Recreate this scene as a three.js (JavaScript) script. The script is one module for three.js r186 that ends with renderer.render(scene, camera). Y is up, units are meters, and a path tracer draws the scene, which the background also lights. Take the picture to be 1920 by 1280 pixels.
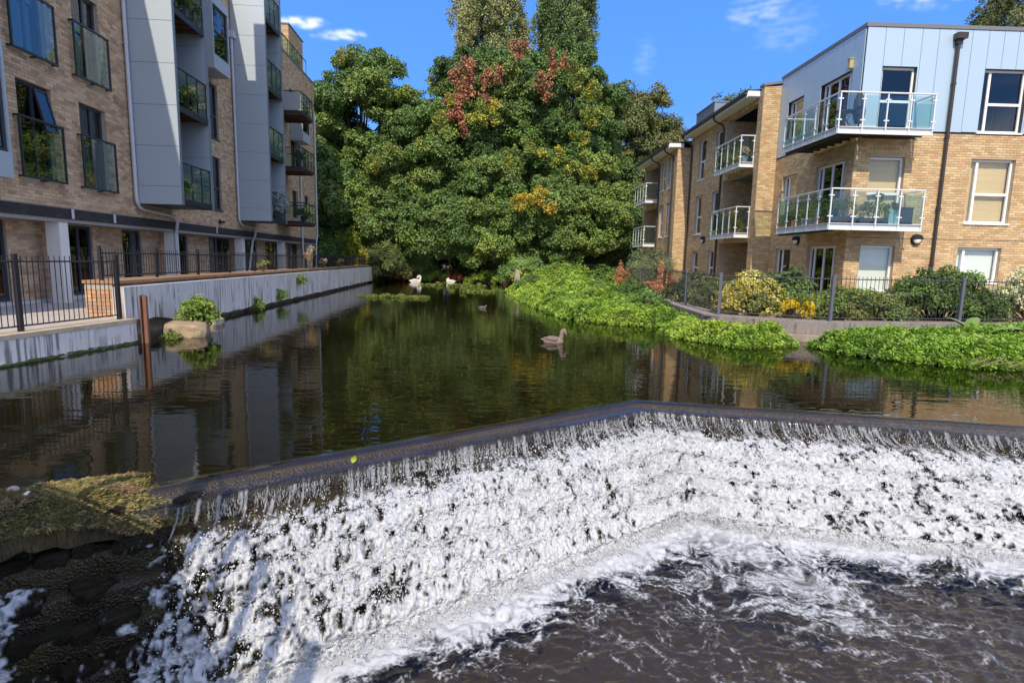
import * as THREE from 'three';
import { mergeGeometries } from 'three/addons/utils/BufferGeometryUtils.js';
import { MarchingCubes } from 'three/addons/objects/MarchingCubes.js';

// ---------------------------------------------------------------- camera, sky, sun, exposure
const W = 1024, H = 682, R = Math.PI / 180;
const scene = new THREE.Scene();
const camera = new THREE.PerspectiveCamera(61.06, W / H, 0.1, 900);
camera.rotation.order = 'YXZ';
camera.position.set(0, 1.76, 0);
camera.rotation.set(-8.03 * R, 0, 1.23 * R);
const renderer = new THREE.WebGLRenderer({ antialias: true });
renderer.setSize(W, H);
renderer.toneMapping = THREE.LinearToneMapping;
renderer.toneMappingExposure = 1.36;
renderer.shadowMap.enabled = true;
const SUN_AZ = 5.5 * R, SUN_EL = 46 * R;            // behind the camera, a little to its left
const sunDir = new THREE.Vector3(-Math.sin(SUN_AZ) * Math.cos(SUN_EL), Math.sin(SUN_EL), Math.cos(SUN_AZ) * Math.cos(SUN_EL));
const sun = new THREE.DirectionalLight(0xffefd6, 3.5);
sun.position.copy(sunDir).multiplyScalar(80).add(new THREE.Vector3(0, 0, -20));
sun.target.position.set(0, 0, -20);
sun.castShadow = true; sun.shadow.mapSize.set(4096, 4096);
Object.assign(sun.shadow.camera, { left: -60, right: 60, top: 60, bottom: -60, near: 1, far: 220 });
scene.add(sun, sun.target);

// ---------------------------------------------------------------- noise and small helpers
function rng(seed) { let a = seed >>> 0; return () => { a = (a + 0x6D2B79F5) | 0; let t = Math.imul(a ^ (a >>> 15), 1 | a); t = (t + Math.imul(t ^ (t >>> 7), 61 | t)) ^ t; return ((t ^ (t >>> 14)) >>> 0) / 4294967296; }; }
function h3(x, y, z) { let h = Math.imul(x, 374761393) + Math.imul(y, 668265263) + Math.imul(z, 2147483647 ^ 0x5bd1e995) | 0; h = Math.imul(h ^ (h >>> 13), 1274126177); return ((h ^ (h >>> 16)) >>> 0) / 4294967296; }
function vn(x, y, z = 0) {           // value noise 0..1
  const xi = Math.floor(x), yi = Math.floor(y), zi = Math.floor(z); let u = x - xi, v = y - yi, w = z - zi;
  u = u * u * (3 - 2 * u); v = v * v * (3 - 2 * v); w = w * w * (3 - 2 * w);
  const a = h3(xi, yi, zi), b = h3(xi + 1, yi, zi), c = h3(xi, yi + 1, zi), d = h3(xi + 1, yi + 1, zi);
  const p = a + (b - a) * u + (c - a) * v + (a - b - c + d) * u * v;
  if (w === 0) return p;
  const e = h3(xi, yi, zi + 1), f = h3(xi + 1, yi, zi + 1), g = h3(xi, yi + 1, zi + 1), k = h3(xi + 1, yi + 1, zi + 1);
  const q = e + (f - e) * u + (g - e) * v + (e - f - g + k) * u * v;
  return p + (q - p) * w;
}
function fbm(x, y, z = 0, o = 4) { let s = 0, a = 0.5, n = 0; for (let i = 0; i < o; i++) { s += a * vn(x, y, z); n += a; x = x * 2.03 + 17.1; y = y * 2.03 + 5.7; z = Number.isInteger(z) ? z + 13 : z * 2.03; a *= 0.5; } return s / n; }
const clamp = (x, a = 0, b = 1) => Math.min(b, Math.max(a, x)), sm = (a, b, x) => { const t = clamp((x - a) / (b - a)); return t * t * (3 - 2 * t); }, mix = (a, b, t) => a + (b - a) * t;
const lin = (r, g, b) => new THREE.Color().setRGB(r, g, b);
const V = (x, y, z) => new THREE.Vector3(x, y, z);
const taken = {};
function numbered(n) { const k = taken[n] = (taken[n] ?? -1) + 1; return k ? `${n}_${String(k).padStart(3, '0')}` : n; }
function tag(o, label, category, group) { o.userData.label = label; o.userData.category = category; if (group) o.userData.group = group; return o; }
function thing(name, label, category, pos = [0, 0, 0], turn = 0, group) { const g = new THREE.Group(); g.name = numbered(name); g.position.set(...pos); g.rotation.y = turn; scene.add(g); return tag(g, label, category, group); }
function part(parent, name, geo, mat) { const m = new THREE.Mesh(geo, mat); m.name = name; parent.add(m); return m; }
function sub(parent, name) { const g = new THREE.Group(); g.name = name; parent.add(g); return g; }
function struct(name, geo, mat) { const m = new THREE.Mesh(geo, mat); m.name = numbered(name); m.userData.kind = 'structure'; scene.add(m); return m; }
function one(name, geo, mat, label, category, group) { const m = new THREE.Mesh(geo, mat); m.name = numbered(name); scene.add(m); return tag(m, label, category, group); }
// uv in metres from the face's own direction
function uvm(g) {
  if (g.index) g = g.toNonIndexed();
  const p = g.attributes.position, n = p.count, uv = new Float32Array(n * 2), a = V(0, 0, 0), b = V(0, 0, 0), c = V(0, 0, 0), d = V(0, 0, 0);
  for (let i = 0; i < n; i += 3) {
    a.fromBufferAttribute(p, i); b.fromBufferAttribute(p, i + 1); c.fromBufferAttribute(p, i + 2);
    d.copy(b).sub(a).cross(c.clone().sub(a)); const x = Math.abs(d.x), y = Math.abs(d.y), z = Math.abs(d.z);
    for (let k = 0; k < 3; k++) { const q = [a, b, c][k]; const s = y >= x && y >= z ? [q.x, q.z] : x >= z ? [q.z, q.y] : [q.x, q.y]; uv[(i + k) * 2] = s[0]; uv[(i + k) * 2 + 1] = s[1]; }
  }
  g.setAttribute('uv', new THREE.BufferAttribute(uv, 2)); return g;
}
const bx = (x0, x1, y0, y1, z0, z1) => { const g = new THREE.BoxGeometry(Math.abs(x1 - x0), Math.abs(y1 - y0), Math.abs(z1 - z0)); g.translate((x0 + x1) / 2, (y0 + y1) / 2, (z0 + z1) / 2); return g; };
const join = (list) => { list = list.map((g) => { if (g.index) g = g.toNonIndexed(); for (const k of Object.keys(g.attributes)) if (!['position', 'normal', 'uv'].includes(k)) g.deleteAttribute(k); return g; }); return list.length === 1 ? list[0] : mergeGeometries(list); };
function bar(p, q, r, seg = 6, r2 = r) { const d = q.clone().sub(p), g = new THREE.CylinderGeometry(r2, r, d.length(), seg); g.applyQuaternion(new THREE.Quaternion().setFromUnitVectors(V(0, 1, 0), d.normalize())); g.translate((p.x + q.x) / 2, (p.y + q.y) / 2, (p.z + q.z) / 2); return g; }
function tube(pts, r, seg = 24, rad = 8, tens = 0.5) { return new THREE.TubeGeometry(new THREE.CatmullRomCurve3(pts.map((p) => V(...p)), false, 'catmullrom', tens), seg, r, rad, false); }
function sheet(poly, y) { const g = new THREE.ShapeGeometry(new THREE.Shape(poly.map(([x, z]) => new THREE.Vector2(x, -z)))); g.rotateX(-Math.PI / 2); g.translate(0, y, 0); return uvm(g); }
function prism(poly, y0, y1) { const g = new THREE.ExtrudeGeometry(new THREE.Shape(poly.map(([x, z]) => new THREE.Vector2(x, -z))), { depth: y1 - y0, bevelEnabled: false }); g.rotateX(-Math.PI / 2); g.translate(0, y0, 0); return uvm(g); }
function dataTex(n, m, fn, srgb, channels) {        // fn(u, v) -> [r, g, b] (linear 0..1)
  const d = new Uint8Array(n * m * 4), e = (x) => srgb ? (x <= 0.0031308 ? 12.92 * x : 1.055 * Math.pow(x, 1 / 2.4) - 0.055) : x;
  for (let j = 0; j < m; j++) for (let i = 0; i < n; i++) { const c = fn(i / n, j / m), k = (j * n + i) * 4; d[k] = 255 * clamp(e(c[0])); d[k + 1] = 255 * clamp(e(c[1])); d[k + 2] = 255 * clamp(e(c[2])); d[k + 3] = 255; }
  const t = new THREE.DataTexture(d, n, m); t.magFilter = THREE.LinearFilter; t.minFilter = THREE.LinearMipmapLinearFilter; t.wrapS = t.wrapT = THREE.RepeatWrapping; if (srgb) t.colorSpace = THREE.SRGBColorSpace; t.needsUpdate = true; return t;
}
// noise that repeats over the unit square
function tiled(fn) { return (u, v) => { const a = fn(u, v), b = fn(u - 1, v), c = fn(u, v - 1), d = fn(u - 1, v - 1), s = sm(0, 1, u), t = sm(0, 1, v); return mix(mix(a, b, s), mix(c, d, s), t); }; }
const rep = (t, s, r = s) => { const c = t.clone(); c.repeat.set(s, r); c.needsUpdate = true; return c; };

// ---------------------------------------------------------------- sky: clear September blue ahead with a few wisps, added fill clouds out of view
{
  const n = 2048, m = 1024, d = new Float32Array(n * m * 4);
  // wisps: azimuth from straight ahead (degrees, + right), elevation, half width, half height, strength
  const wisps = [[-19.2, 19.4, 1.9, 0.34, 0.75], [-16.3, 18.9, 2.0, 0.4, 0.6], [21, 20.8, 2.6, 1.1, 0.20], [34.4, 20.6, 3.6, 1.3, 0.55], [23.6, 19.2, 2.4, 1.6, 0.09], [11.7, 17.9, 1.0, 1.6, 0.07]];
  for (let j = 0; j < m; j++) {
    const el = ((j + 0.5) / m - 0.5) * 180, up = Math.max(0, el);
    for (let i = 0; i < n; i++) {
      const az = ((i + 0.5) / n - 0.5) * 360;       // texture centre looks along -z after the shift below
      const t = Math.pow(1 - Math.min(1, up / 90), 2.6);
      let r = mix(0.035, 0.145, t), g = mix(0.15, 0.41, t), b = mix(0.58, 1.0, t);
      const h = sm(14, 0, up); r = mix(r, 0.55, h * 0.75); g = mix(g, 0.72, h * 0.75); b = mix(b, 1.0, h * 0.75);
      const c = Math.sin(el * R) * Math.sin(SUN_EL) + Math.cos(el * R) * Math.cos(SUN_EL) * Math.cos((az - (180 + SUN_AZ / R)) * R), gl = Math.pow(Math.max(0, c), 18) * 0.9 + Math.pow(Math.max(0, c), 4) * 0.22;
      r += gl; g += gl * 0.97; b += gl * 0.9;
      let k = 0;
      if (el > 0) for (const [a0, e0, w, hh, s] of wisps) {
        const dx = (az - a0) / w, dy = (el - e0 - 0.06 * (az - a0)) / hh, q = dx * dx + dy * dy;
        if (q < 3) k = Math.max(k, s * sm(1.5, 0.0, q + 2.4 * (fbm(az * 0.9, el * 4.2, 3, 5) - 0.5)) * sm(0.25, 0.65, fbm(az * 1.3, el * 7, 5, 4)));
      }
      if (el > 4) k = Math.max(k, 0.9 * sm(0.46, 0.64, fbm(az * 0.03 + 40, el * 0.09, 9, 5)) * sm(42, 60, Math.abs(az)));  // added bright clouds, unseen to the sides and behind, to lift the shaded walls
      r = mix(r, 1.22, k); g = mix(g, 1.22, k); b = mix(b, 1.22, k);
      if (el < 0) { const q = sm(0, -12, el); r = mix(r, 0.16, q); g = mix(g, 0.17, q); b = mix(b, 0.14, q); }
      const ii = (i + n * 3 / 4) % n;               // u = 0.25 looks along -z in three's equirectangular layout
      const o = (j * n + ii) * 4; d[o] = r; d[o + 1] = g; d[o + 2] = b; d[o + 3] = 1;
    }
  }
  const t = new THREE.DataTexture(d, n, m, THREE.RGBAFormat, THREE.FloatType);
  t.mapping = THREE.EquirectangularReflectionMapping; t.magFilter = t.minFilter = THREE.LinearFilter; t.needsUpdate = true;
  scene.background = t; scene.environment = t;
}

// ---------------------------------------------------------------- materials
const std = (c, roughness = 0.8, o = {}) => new THREE.MeshStandardMaterial({ color: c, roughness, ...o });
const nzFine = dataTex(512, 512, (() => { const f = tiled((u, v) => fbm(u * 40, v * 40, 1, 5)); return (u, v) => { const x = f(u, v); return [x, x, x]; }; })());
const concreteTex = dataTex(512, 512, (() => {
  const f = tiled((u, v) => fbm(u * 9, v * 9, 2, 6)), s = tiled((u, v) => fbm(u * 70, v * 3.2, 5, 4)), p = tiled((u, v) => fbm(u * 60, v * 60, 8, 3));
  return (u, v) => { const a = f(u, v), st = sm(0.50, 0.72, s(u, v)) * sm(0.3, 0.6, f(v, u)), q = mix(1.0, 0.42, st) * mix(0.72, 1.12, a) * mix(0.88, 1.08, p(u, v)), g = sm(0.62, 0.75, f(u + 0.3, v)) * 0.3; return [0.62 * q * (1 - g * 0.4), 0.64 * q * (1 - g * 0.15), 0.66 * q * (1 - g * 0.6)]; };
})(), true);
const stainTex = dataTex(768, 384, (() => {
  const f = tiled((u, v) => fbm(u * 14, v * 5, 12, 5)), s = tiled((u, v) => fbm(u * 150, v * 2.2, 15, 4)), p = tiled((u, v) => fbm(u * 120, v * 60, 18, 3));
  return (u, v) => { const k = sm(0.46, 0.66, s(u, v)) * sm(0.36, 0.58, f(u, v)), q = mix(1, 0.30, k) * mix(0.8, 1.1, f(u, v)) * mix(0.9, 1.08, p(u, v)); return [0.60 * q, 0.62 * q, 0.65 * q]; };
})(), true);
const stoneTex = dataTex(512, 512, (() => { const f = tiled((u, v) => fbm(u * 7, v * 7, 21, 6)), p = tiled((u, v) => fbm(u * 50, v * 50, 24, 3)); return (u, v) => { const q = mix(0.5, 1.25, f(u, v)) * mix(0.75, 1.15, p(u, v)); return [0.42 * q, 0.36 * q, 0.28 * q]; }; })(), true);
const pavTex = dataTex(512, 512, (() => { const f = tiled((u, v) => fbm(u * 8, v * 8, 31, 4)), p = tiled((u, v) => fbm(u * 90, v * 90, 34, 2)); return (u, v) => { const q = mix(0.75, 1.15, f(u, v)) * mix(0.55, 1.4, p(u, v)); return [0.46 * q, 0.42 * q, 0.38 * q]; }; })(), true);
const mudTex = dataTex(512, 512, (() => { const f = tiled((u, v) => fbm(u * 10, v * 10, 41, 6)), p = tiled((u, v) => fbm(u * 60, v * 60, 44, 3)); return (u, v) => { const q = mix(0.35, 1.5, f(u, v)) * mix(0.7, 1.3, p(u, v)); return [0.105 * q, 0.082 * q, 0.042 * q]; }; })(), true);
const M = {
  concrete: std(0xffffff, 0.9, { map: rep(concreteTex, 0.4), bumpMap: rep(nzFine, 1.2), bumpScale: 0.006 }),
  riverWall: std(lin(1.16, 1.07, 0.97), 0.9, { map: rep(stainTex, 0.16, 0.42), bumpMap: rep(nzFine, 1.2), bumpScale: 0.006 }),
  stone: std(0xffffff, 0.95, { map: rep(stoneTex, 0.8), bumpMap: rep(nzFine, 2), bumpScale: 0.012 }),
  coping: std(lin(1.25, 1.2, 1.1), 0.95, { map: rep(stoneTex, 0.7), bumpMap: rep(nzFine, 2), bumpScale: 0.006 }),
  paving: std(0xffffff, 0.95, { map: rep(pavTex, 1.2), bumpMap: rep(nzFine, 2), bumpScale: 0.006 }),
  mud: std(0xffffff, 0.95, { map: rep(mudTex, 0.35), bumpMap: rep(nzFine, 1), bumpScale: 0.03 }),
  soil: std(lin(0.8, 0.75, 0.6), 1, { map: rep(mudTex, 0.5) }),
  ground: std(lin(2.6, 2.5, 2.3), 1, { map: rep(mudTex, 0.5) }),
  mortar: std(lin(0.40, 0.35, 0.29), 0.95),
  mortarR: std(lin(0.46, 0.37, 0.26), 0.95),
  darkMetal: std(lin(0.028, 0.031, 0.036), 0.45, { metalness: 0.1 }),
  blackIron: std(lin(0.018, 0.018, 0.02), 0.5),
  postGrey: std(lin(0.10, 0.11, 0.13), 0.5),
  frameDark: std(lin(0.035, 0.042, 0.055), 0.4),
  white: std(lin(0.80, 0.80, 0.80), 0.4),
  whiteRail: std(lin(0.74, 0.76, 0.77), 0.35, { metalness: 0.15 }),
  column: std(lin(0.72, 0.70, 0.68), 0.7),
  cladL: std(lin(0.40, 0.465, 0.52), 0.42, { metalness: 0.15 }),
  cladLd: std(lin(0.20, 0.24, 0.29), 0.45, { metalness: 0.25 }),
  cladR: std(lin(0.44, 0.57, 0.68), 0.42, { metalness: 0.2 }),
  roofGrey: std(lin(0.16, 0.17, 0.19), 0.6),
  eaveDark: std(lin(0.03, 0.03, 0.033), 0.5),
  pipeL: std(lin(0.52, 0.53, 0.58), 0.35),
  pipeR: std(lin(0.045, 0.035, 0.032), 0.4),
  timber: std(lin(0.13, 0.07, 0.045), 0.8),
  board: std(lin(0.30, 0.29, 0.27), 0.8),
  dark: std(lin(0.02, 0.02, 0.022), 0.9),
  inside: std(lin(0.16, 0.15, 0.14), 0.95),
  blindTan: std(lin(0.62, 0.47, 0.23), 0.9, { bumpMap: rep(nzFine, 0.15, 9), bumpScale: 0.01 }),
  blindWhite: std(lin(0.72, 0.77, 0.72), 0.9),
  curtain: std(lin(0.50, 0.54, 0.52), 0.9),
  rust: std(lin(0.20, 0.095, 0.055), 0.9, { bumpMap: rep(nzFine, 3), bumpScale: 0.01 }),
  glass: new THREE.MeshPhysicalMaterial({ color: lin(0.97, 0.985, 0.98), roughness: 0.0, transmission: 1, thickness: 0, ior: 1.5 }),
  glassDark: new THREE.MeshPhysicalMaterial({ color: lin(0.34, 0.38, 0.38), roughness: 0.0, transmission: 1, thickness: 0, ior: 1.7 }),
  glassTint: new THREE.MeshPhysicalMaterial({ color: lin(0.82, 0.91, 0.89), roughness: 0.0, transmission: 1, thickness: 0, ior: 1.55 }),
  frosted: std(lin(0.36, 0.38, 0.39), 0.35),
};
const boxU = new THREE.BoxGeometry(1, 1, 1);

// ---------------------------------------------------------------- walls with openings and real bricks
// a face: origin, horizontal direction and outward normal in the building's own axes
function face(o, h, n) { return { m: new THREE.Matrix4().makeBasis(V(...h), V(0, 1, 0), V(...n)).setPosition(...o) }; }
function wallGeo(f, c0, c1, y0, y1, holes, th = 0.28) {
  const s = new THREE.Shape([[c0, y0], [c1, y0], [c1, y1], [c0, y1]].map((p) => new THREE.Vector2(...p)));
  for (const [a, b, c, d] of holes) s.holes.push(new THREE.Path([[a, c], [a, d], [b, d], [b, c]].map((p) => new THREE.Vector2(...p))));
  const g = new THREE.ExtrudeGeometry(s, { depth: th, bevelEnabled: false }); g.translate(0, 0, -th); g.applyMatrix4(f.m); return g;
}
function layBricks(list, f, c0, c1, y0, y1, holes, pal, seed, keep) {
  const r = rng(seed), CH = 0.075, BL = 0.225; let row = 0;
  for (let y = y0; y < y1 - 0.02; y += CH, row++) {
    const yt = Math.min(y + 0.065, y1 - 0.004);
    for (let c = c0 - (row % 2 ? BL / 2 : 0); c < c1; c += BL) {
      let segs = [[Math.max(c + 0.005, c0), Math.min(c + BL - 0.005, c1)]];
      for (const [a, b, d, e] of holes) {
        if (yt <= d + 0.005 || y >= e - 0.005) continue;
        segs = segs.flatMap(([p, q]) => q <= a || p >= b ? [[p, q]] : [[p, Math.min(q, a)], [Math.max(p, b), q]].filter(([p, q]) => q - p > 0.015));
      }
      for (const [p, q] of segs) {
        if (q - p < 0.015 || keep && !keep((p + q) / 2, y)) continue;
        const k = Math.floor(r() * pal.length), t = 0.86 + 0.28 * r();
        const m = new THREE.Matrix4().makeTranslation((p + q) / 2, (y + yt) / 2, -0.006 + r() * 0.003).multiply(new THREE.Matrix4().makeScale(q - p, yt - y, 0.028)).premultiply(f.m);
        list.push({ m, k, t, pal });
      }
    }
  }
}
const wv = V(0, 0, 0);
function setBricks(parent, list) {
  parent.updateMatrixWorld(true);
  for (const b of list) { wv.setFromMatrixPosition(b.m).applyMatrix4(parent.matrixWorld); const v = wv.clone().project(camera); b.d = Math.abs(v.x) < 1 && Math.abs(v.y) < 1 && v.z < 1 ? wv.distanceTo(camera.position) : 1e3 + wv.length(); }
  camera.updateMatrixWorld(true);
  list.sort((a, b) => a.d - b.d);
  const mats = {};
  for (const b of list.slice(0, 300)) {
    const key = b.k * 4 + Math.floor((b.t - 0.86) / 0.0701), c = b.pal[b.k], t = 0.895 + 0.07 * (key % 4);
    const mt = mats[key + '/' + c.join()] ??= std(lin(c[0] * t, c[1] * t, c[2] * t), 0.92);
    const m = part(parent, 'brick', boxU, mt); m.matrixAutoUpdate = true; b.m.decompose(m.position, m.quaternion, m.scale);
  }
  const rest = list.slice(300); if (!rest.length) return;
  const im = new THREE.InstancedMesh(boxU, std(0xffffff, 0.92), rest.length); im.name = 'bricks'; im.userData.kind = 'stuff';
  const c = new THREE.Color();
  rest.forEach((b, i) => { im.setMatrixAt(i, b.m); const p = b.pal[b.k]; im.setColorAt(i, c.setRGB(p[0] * b.t, p[1] * b.t, p[2] * b.t)); });
  parent.add(im);
}
camera.updateMatrixWorld(true); camera.updateProjectionMatrix();
const palL = [[0.52, 0.37, 0.23], [0.47, 0.32, 0.20], [0.57, 0.43, 0.28], [0.44, 0.29, 0.18], [0.53, 0.35, 0.21], [0.36, 0.25, 0.17], [0.56, 0.40, 0.26]];
const palR = [[0.54, 0.385, 0.205], [0.49, 0.345, 0.18], [0.58, 0.43, 0.25], [0.52, 0.35, 0.19], [0.45, 0.33, 0.18], [0.56, 0.41, 0.22], [0.60, 0.455, 0.27], [0.50, 0.31, 0.175]];
const palD = [[0.028, 0.028, 0.034], [0.036, 0.034, 0.038], [0.024, 0.025, 0.03]];
const palO = [[0.50, 0.26, 0.13], [0.46, 0.30, 0.17], [0.56, 0.32, 0.17], [0.40, 0.25, 0.15]];

// a window: frame mesh (part) with panes (sub-parts) and what hangs behind them. cols: fractions of mullions, rows: fractions of transoms per column
function windowAt(parent, f, [c0, c1, y0, y1], o = {}) {
  const { mat = M.frameDark, glass = M.glassDark, set = 0.09, fw = 0.055, cols = [], rows = {}, back, sill, name = 'window' } = o;
  const x0 = c0 + 0.006, x1 = c1 - 0.006, b = y0 + 0.006, t = y1 - 0.006, z0 = -set - 0.06, z1 = -set, G = [];
  G.push(bx(x0, x0 + fw, b, t, z0, z1), bx(x1 - fw, x1, b, t, z0, z1), bx(x0 + fw, x1 - fw, b, b + fw, z0, z1), bx(x0 + fw, x1 - fw, t - fw, t, z0, z1));
  const xs = [x0 + fw, ...cols.flatMap((k) => { const m = mix(x0, x1, k); G.push(bx(m - fw * 0.6, m + fw * 0.6, b + fw, t - fw, z0, z1)); return [m - fw * 0.6, m + fw * 0.6]; }), x1 - fw];
  const panes = [];
  for (let i = 0; i < xs.length; i += 2) {
    const rr = rows[i / 2] || [], ys = [b + fw];
    for (const k of rr) { const m = mix(b, t, k); G.push(bx(xs[i], xs[i + 1], m - fw * 0.6, m + fw * 0.6, z0, z1)); ys.push(m - fw * 0.6, m + fw * 0.6); }
    ys.push(t - fw);
    for (let j = 0; j < ys.length; j += 2) panes.push([xs[i], xs[i + 1], ys[j], ys[j + 1]]);
  }
  if (sill) G.push(bx(c0 - 0.03, c1 + 0.03, y0 - 0.045, y0 + 0.004, z0, 0.05));
  const w = part(parent, name, join(G).applyMatrix4(f.m), mat);
  for (const [a, c, d, e] of panes) part(w, 'pane', bx(a - 0.008, c + 0.008, d - 0.008, e + 0.008, z0 + 0.022, z0 + 0.026).applyMatrix4(f.m), glass);
  if (back) part(w, back.name || 'blind', bx(x0 + 0.02, x1 - 0.02, mix(b, t, back.from ?? 0) + 0.02, t - 0.02, z0 - 0.09, z0 - 0.075).applyMatrix4(f.m), back.mat);
  return w;
}
// ================================================================ SETTING
// outline of the river and the pool below the weir (x, z), seen from above
const AL = -4.2 * R, AR = -1.5 * R;
const Lw = (u, s) => [-10 + Math.sin(AL) * u + Math.cos(AL) * s, -Math.cos(AL) * u + Math.sin(AL) * s];     // the left building's axes to world
const leftBank = [[-9.2, 5], [-8.3, -4], [-7.62, -8.46], [-7.30, -11.15], Lw(11.3, 3.1), Lw(40.6, 3.1), [-11.2, -44], [-9.5, -46.2]];
const rightBank = [[-6, -46.8], [-1.5, -46], [0.6, -40], [2.2, -33], [4.5, -28.6], [5.55, -26.4], [5.6, -22.7], [5.1, -18], [5.0, -15.0], [5.9, -14.2], [7.5, -13.5], [11.1, -13.98], [15, -14.15], [15, 5]];
const outline = [...leftBank, ...rightBank];
{
  const s = new THREE.Shape([[-260, -60], [260, -60], [260, 300], [-260, 300]].map((p) => new THREE.Vector2(...p)));
  s.holes.push(new THREE.Path(outline.map(([x, z]) => new THREE.Vector2(x, -z))));
  const g = new THREE.ShapeGeometry(s); g.rotateX(-Math.PI / 2); g.translate(0, 0.43, 0);
  struct('ground', uvm(g), M.ground);
  struct('riverbed', sheet([[-13, -3.2], [-13, -48], [8, -48], [16, -14], [16, -5.4], [1.6, -7.0], [-4.9, -2.4]], -0.34), M.mud);
  struct('pool_bed', sheet([[-13, 6], [-13, -9], [16, -9], [16, 6]], -1.55), std(lin(0.15, 0.125, 0.10), 0.9));
}
// the left terrace
struct('patio', (() => { const a = Lw(2, -1.2), b = Lw(46, -1.2), c = Lw(46, 2.5), d = Lw(11.6, 2.5); return prism([[a[0], a[1]], [-8.42, 3], [-8.35, -4], [-7.78, -8.4], [-7.5, -11.2], d, c, b], 0.36, 0.46); })(), M.paving);
// still upper water: thin sheet over the bed
const ripple = dataTex(768, 768, (() => { const f = tiled((u, v) => 0.55 * fbm(u * 16, v * 46, 51, 3) + 0.3 * fbm(u * 46, v * 120, 54, 2) + 0.15 * fbm(u * 6, v * 10, 57, 2)); return (u, v) => { const x = f(u, v); return [x, x, x]; }; })());
const rippleRight = M.water = new THREE.MeshPhysicalMaterial({ color: lin(0.30, 0.31, 0.22), roughness: 0.012, transmission: 1, thickness: 0, ior: 1.333, bumpMap: rep(ripple, 0.13, 0.13), bumpScale: 0.0048 });
const A0 = [1.62, -7.24], dL = [-0.811, 0.585], nL = [0.585, 0.811], dR = [0.981, 0.193], nR = [-0.193, 0.981], mJ = [0.234, 1.065];
const weirP = (arm, t, k) => { const d = arm ? dR : dL; return [A0[0] + mJ[0] * k + d[0] * t, A0[1] + mJ[1] * k + d[1] * t]; };
struct('river_water', sheet([[-13, -2], [-13, -48], [8, -48], [16, -14], weirP(1, 12, -0.12), weirP(0, 0, -0.12), weirP(0, 9, -0.12)], 0), M.water);

// ---------------------------------------------------------------- low wall and railing, near left
{
  const t = thing('low_river_wall', 'low grey concrete wall with pale coping below the first black railing', 'wall');
  const P = [[-8.3, -4], [-7.62, -8.46], [-7.30, -11.15]], q = P.map(([x, z]) => [x - 0.5, z]).reverse();
  part(t, 'wall_face', prism([...P, ...q], -0.5, 0.40), M.riverWall);
  for (let i = 0; i < 2; i++) {
    const a = P[i], b = P[i + 1], n = 3 - i;
    for (let k = 0; k < n; k++) { const e = (j) => [mix(a[0], b[0], j / n), mix(a[1], b[1], j / n)], c = e(k), d = e(k + 0.995); part(t, 'coping_stone', prism([[c[0] + 0.012, c[1]], [d[0] + 0.012, d[1]], [d[0] - 0.4, d[1] - 0.02], [c[0] - 0.4, c[1] - 0.02]], 0.40, 0.475), M.coping); }
  }
  const g = []; const r = rng(5);       // moss along the water line
  for (let i = 0; i < 420; i++) { const j = r(), a = P[1], b = P[2], x = mix(-8.1, b[0], j), z = mix(-5.2, b[1], j), xx = z < a[1] ? mix(a[0], b[0], (z - a[1]) / (b[1] - a[1])) : mix(-8.3, a[0], (z + 4) / (a[1] + 4)); const s = 0.01 + 0.016 * r(), m = new THREE.IcosahedronGeometry(s, 0); m.scale(0.4, 0.7, 4.0); m.translate(xx + 0.004, 0.01 + 0.06 * r() * r(), z); g.push(m); }
  part(t, 'moss', join(g), std(lin(0.055, 0.075, 0.02), 1));
}
// a run of railing: posts at pts, bars between; every bar is a part
function railing(name, label, pts, y0, yr, yp, o = {}) {
  const { space = 0.1, post = 0.03, mat = M.blackIron, postMat = mat, spike = 0.09, br = 0.0075, skip = [], group } = o;
  const t = thing(name, label, 'railing', [pts[0][0], 0, pts[0][1]], 0, group), ox = pts[0][0], oz = pts[0][1];
  const barG = new THREE.CylinderGeometry(br, br, yr + spike - y0, 5); barG.translate(0, (yr + spike + y0) / 2, 0);
  pts.forEach(([x, z], i) => {
    const pg = bx(-post, post, o.base ?? y0 - 0.05, yp, -post, post), p = part(t, 'post', pg, postMat); p.position.set(x - ox, 0, z - oz);
    const q = pts[i + 1]; p.rotation.y = q ? Math.atan2(-(q[1] - z), q[0] - x) : i ? Math.atan2(-(z - pts[i - 1][1]), x - pts[i - 1][0]) : 0;
    if (!q || skip.includes(i)) return;
    const d = Math.hypot(q[0] - x, q[1] - z), n = Math.max(2, Math.round(d / space));
    for (const y of [y0, yr]) part(t, 'rail', bar(V(x - ox, y, z - oz), V(q[0] - ox, y, q[1] - oz), 0.014, 6), mat);
    for (let k = 1; k < n; k++) { const b = part(t, 'bar', barG, mat); b.position.set(mix(x, q[0], k / n) - ox, 0, mix(z, q[1], k / n) - oz); }
  });
  return t;
}
railing('railing', 'black iron railing on the low pale coped wall in front of the patio', [[-8.24, -5.2], [-8.0, -7.1], [-7.76, -9.05], [-7.52, -11.0]], 0.56, 1.57, 1.69, { base: 0.47, space: 0.098, post: 0.032 });

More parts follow.
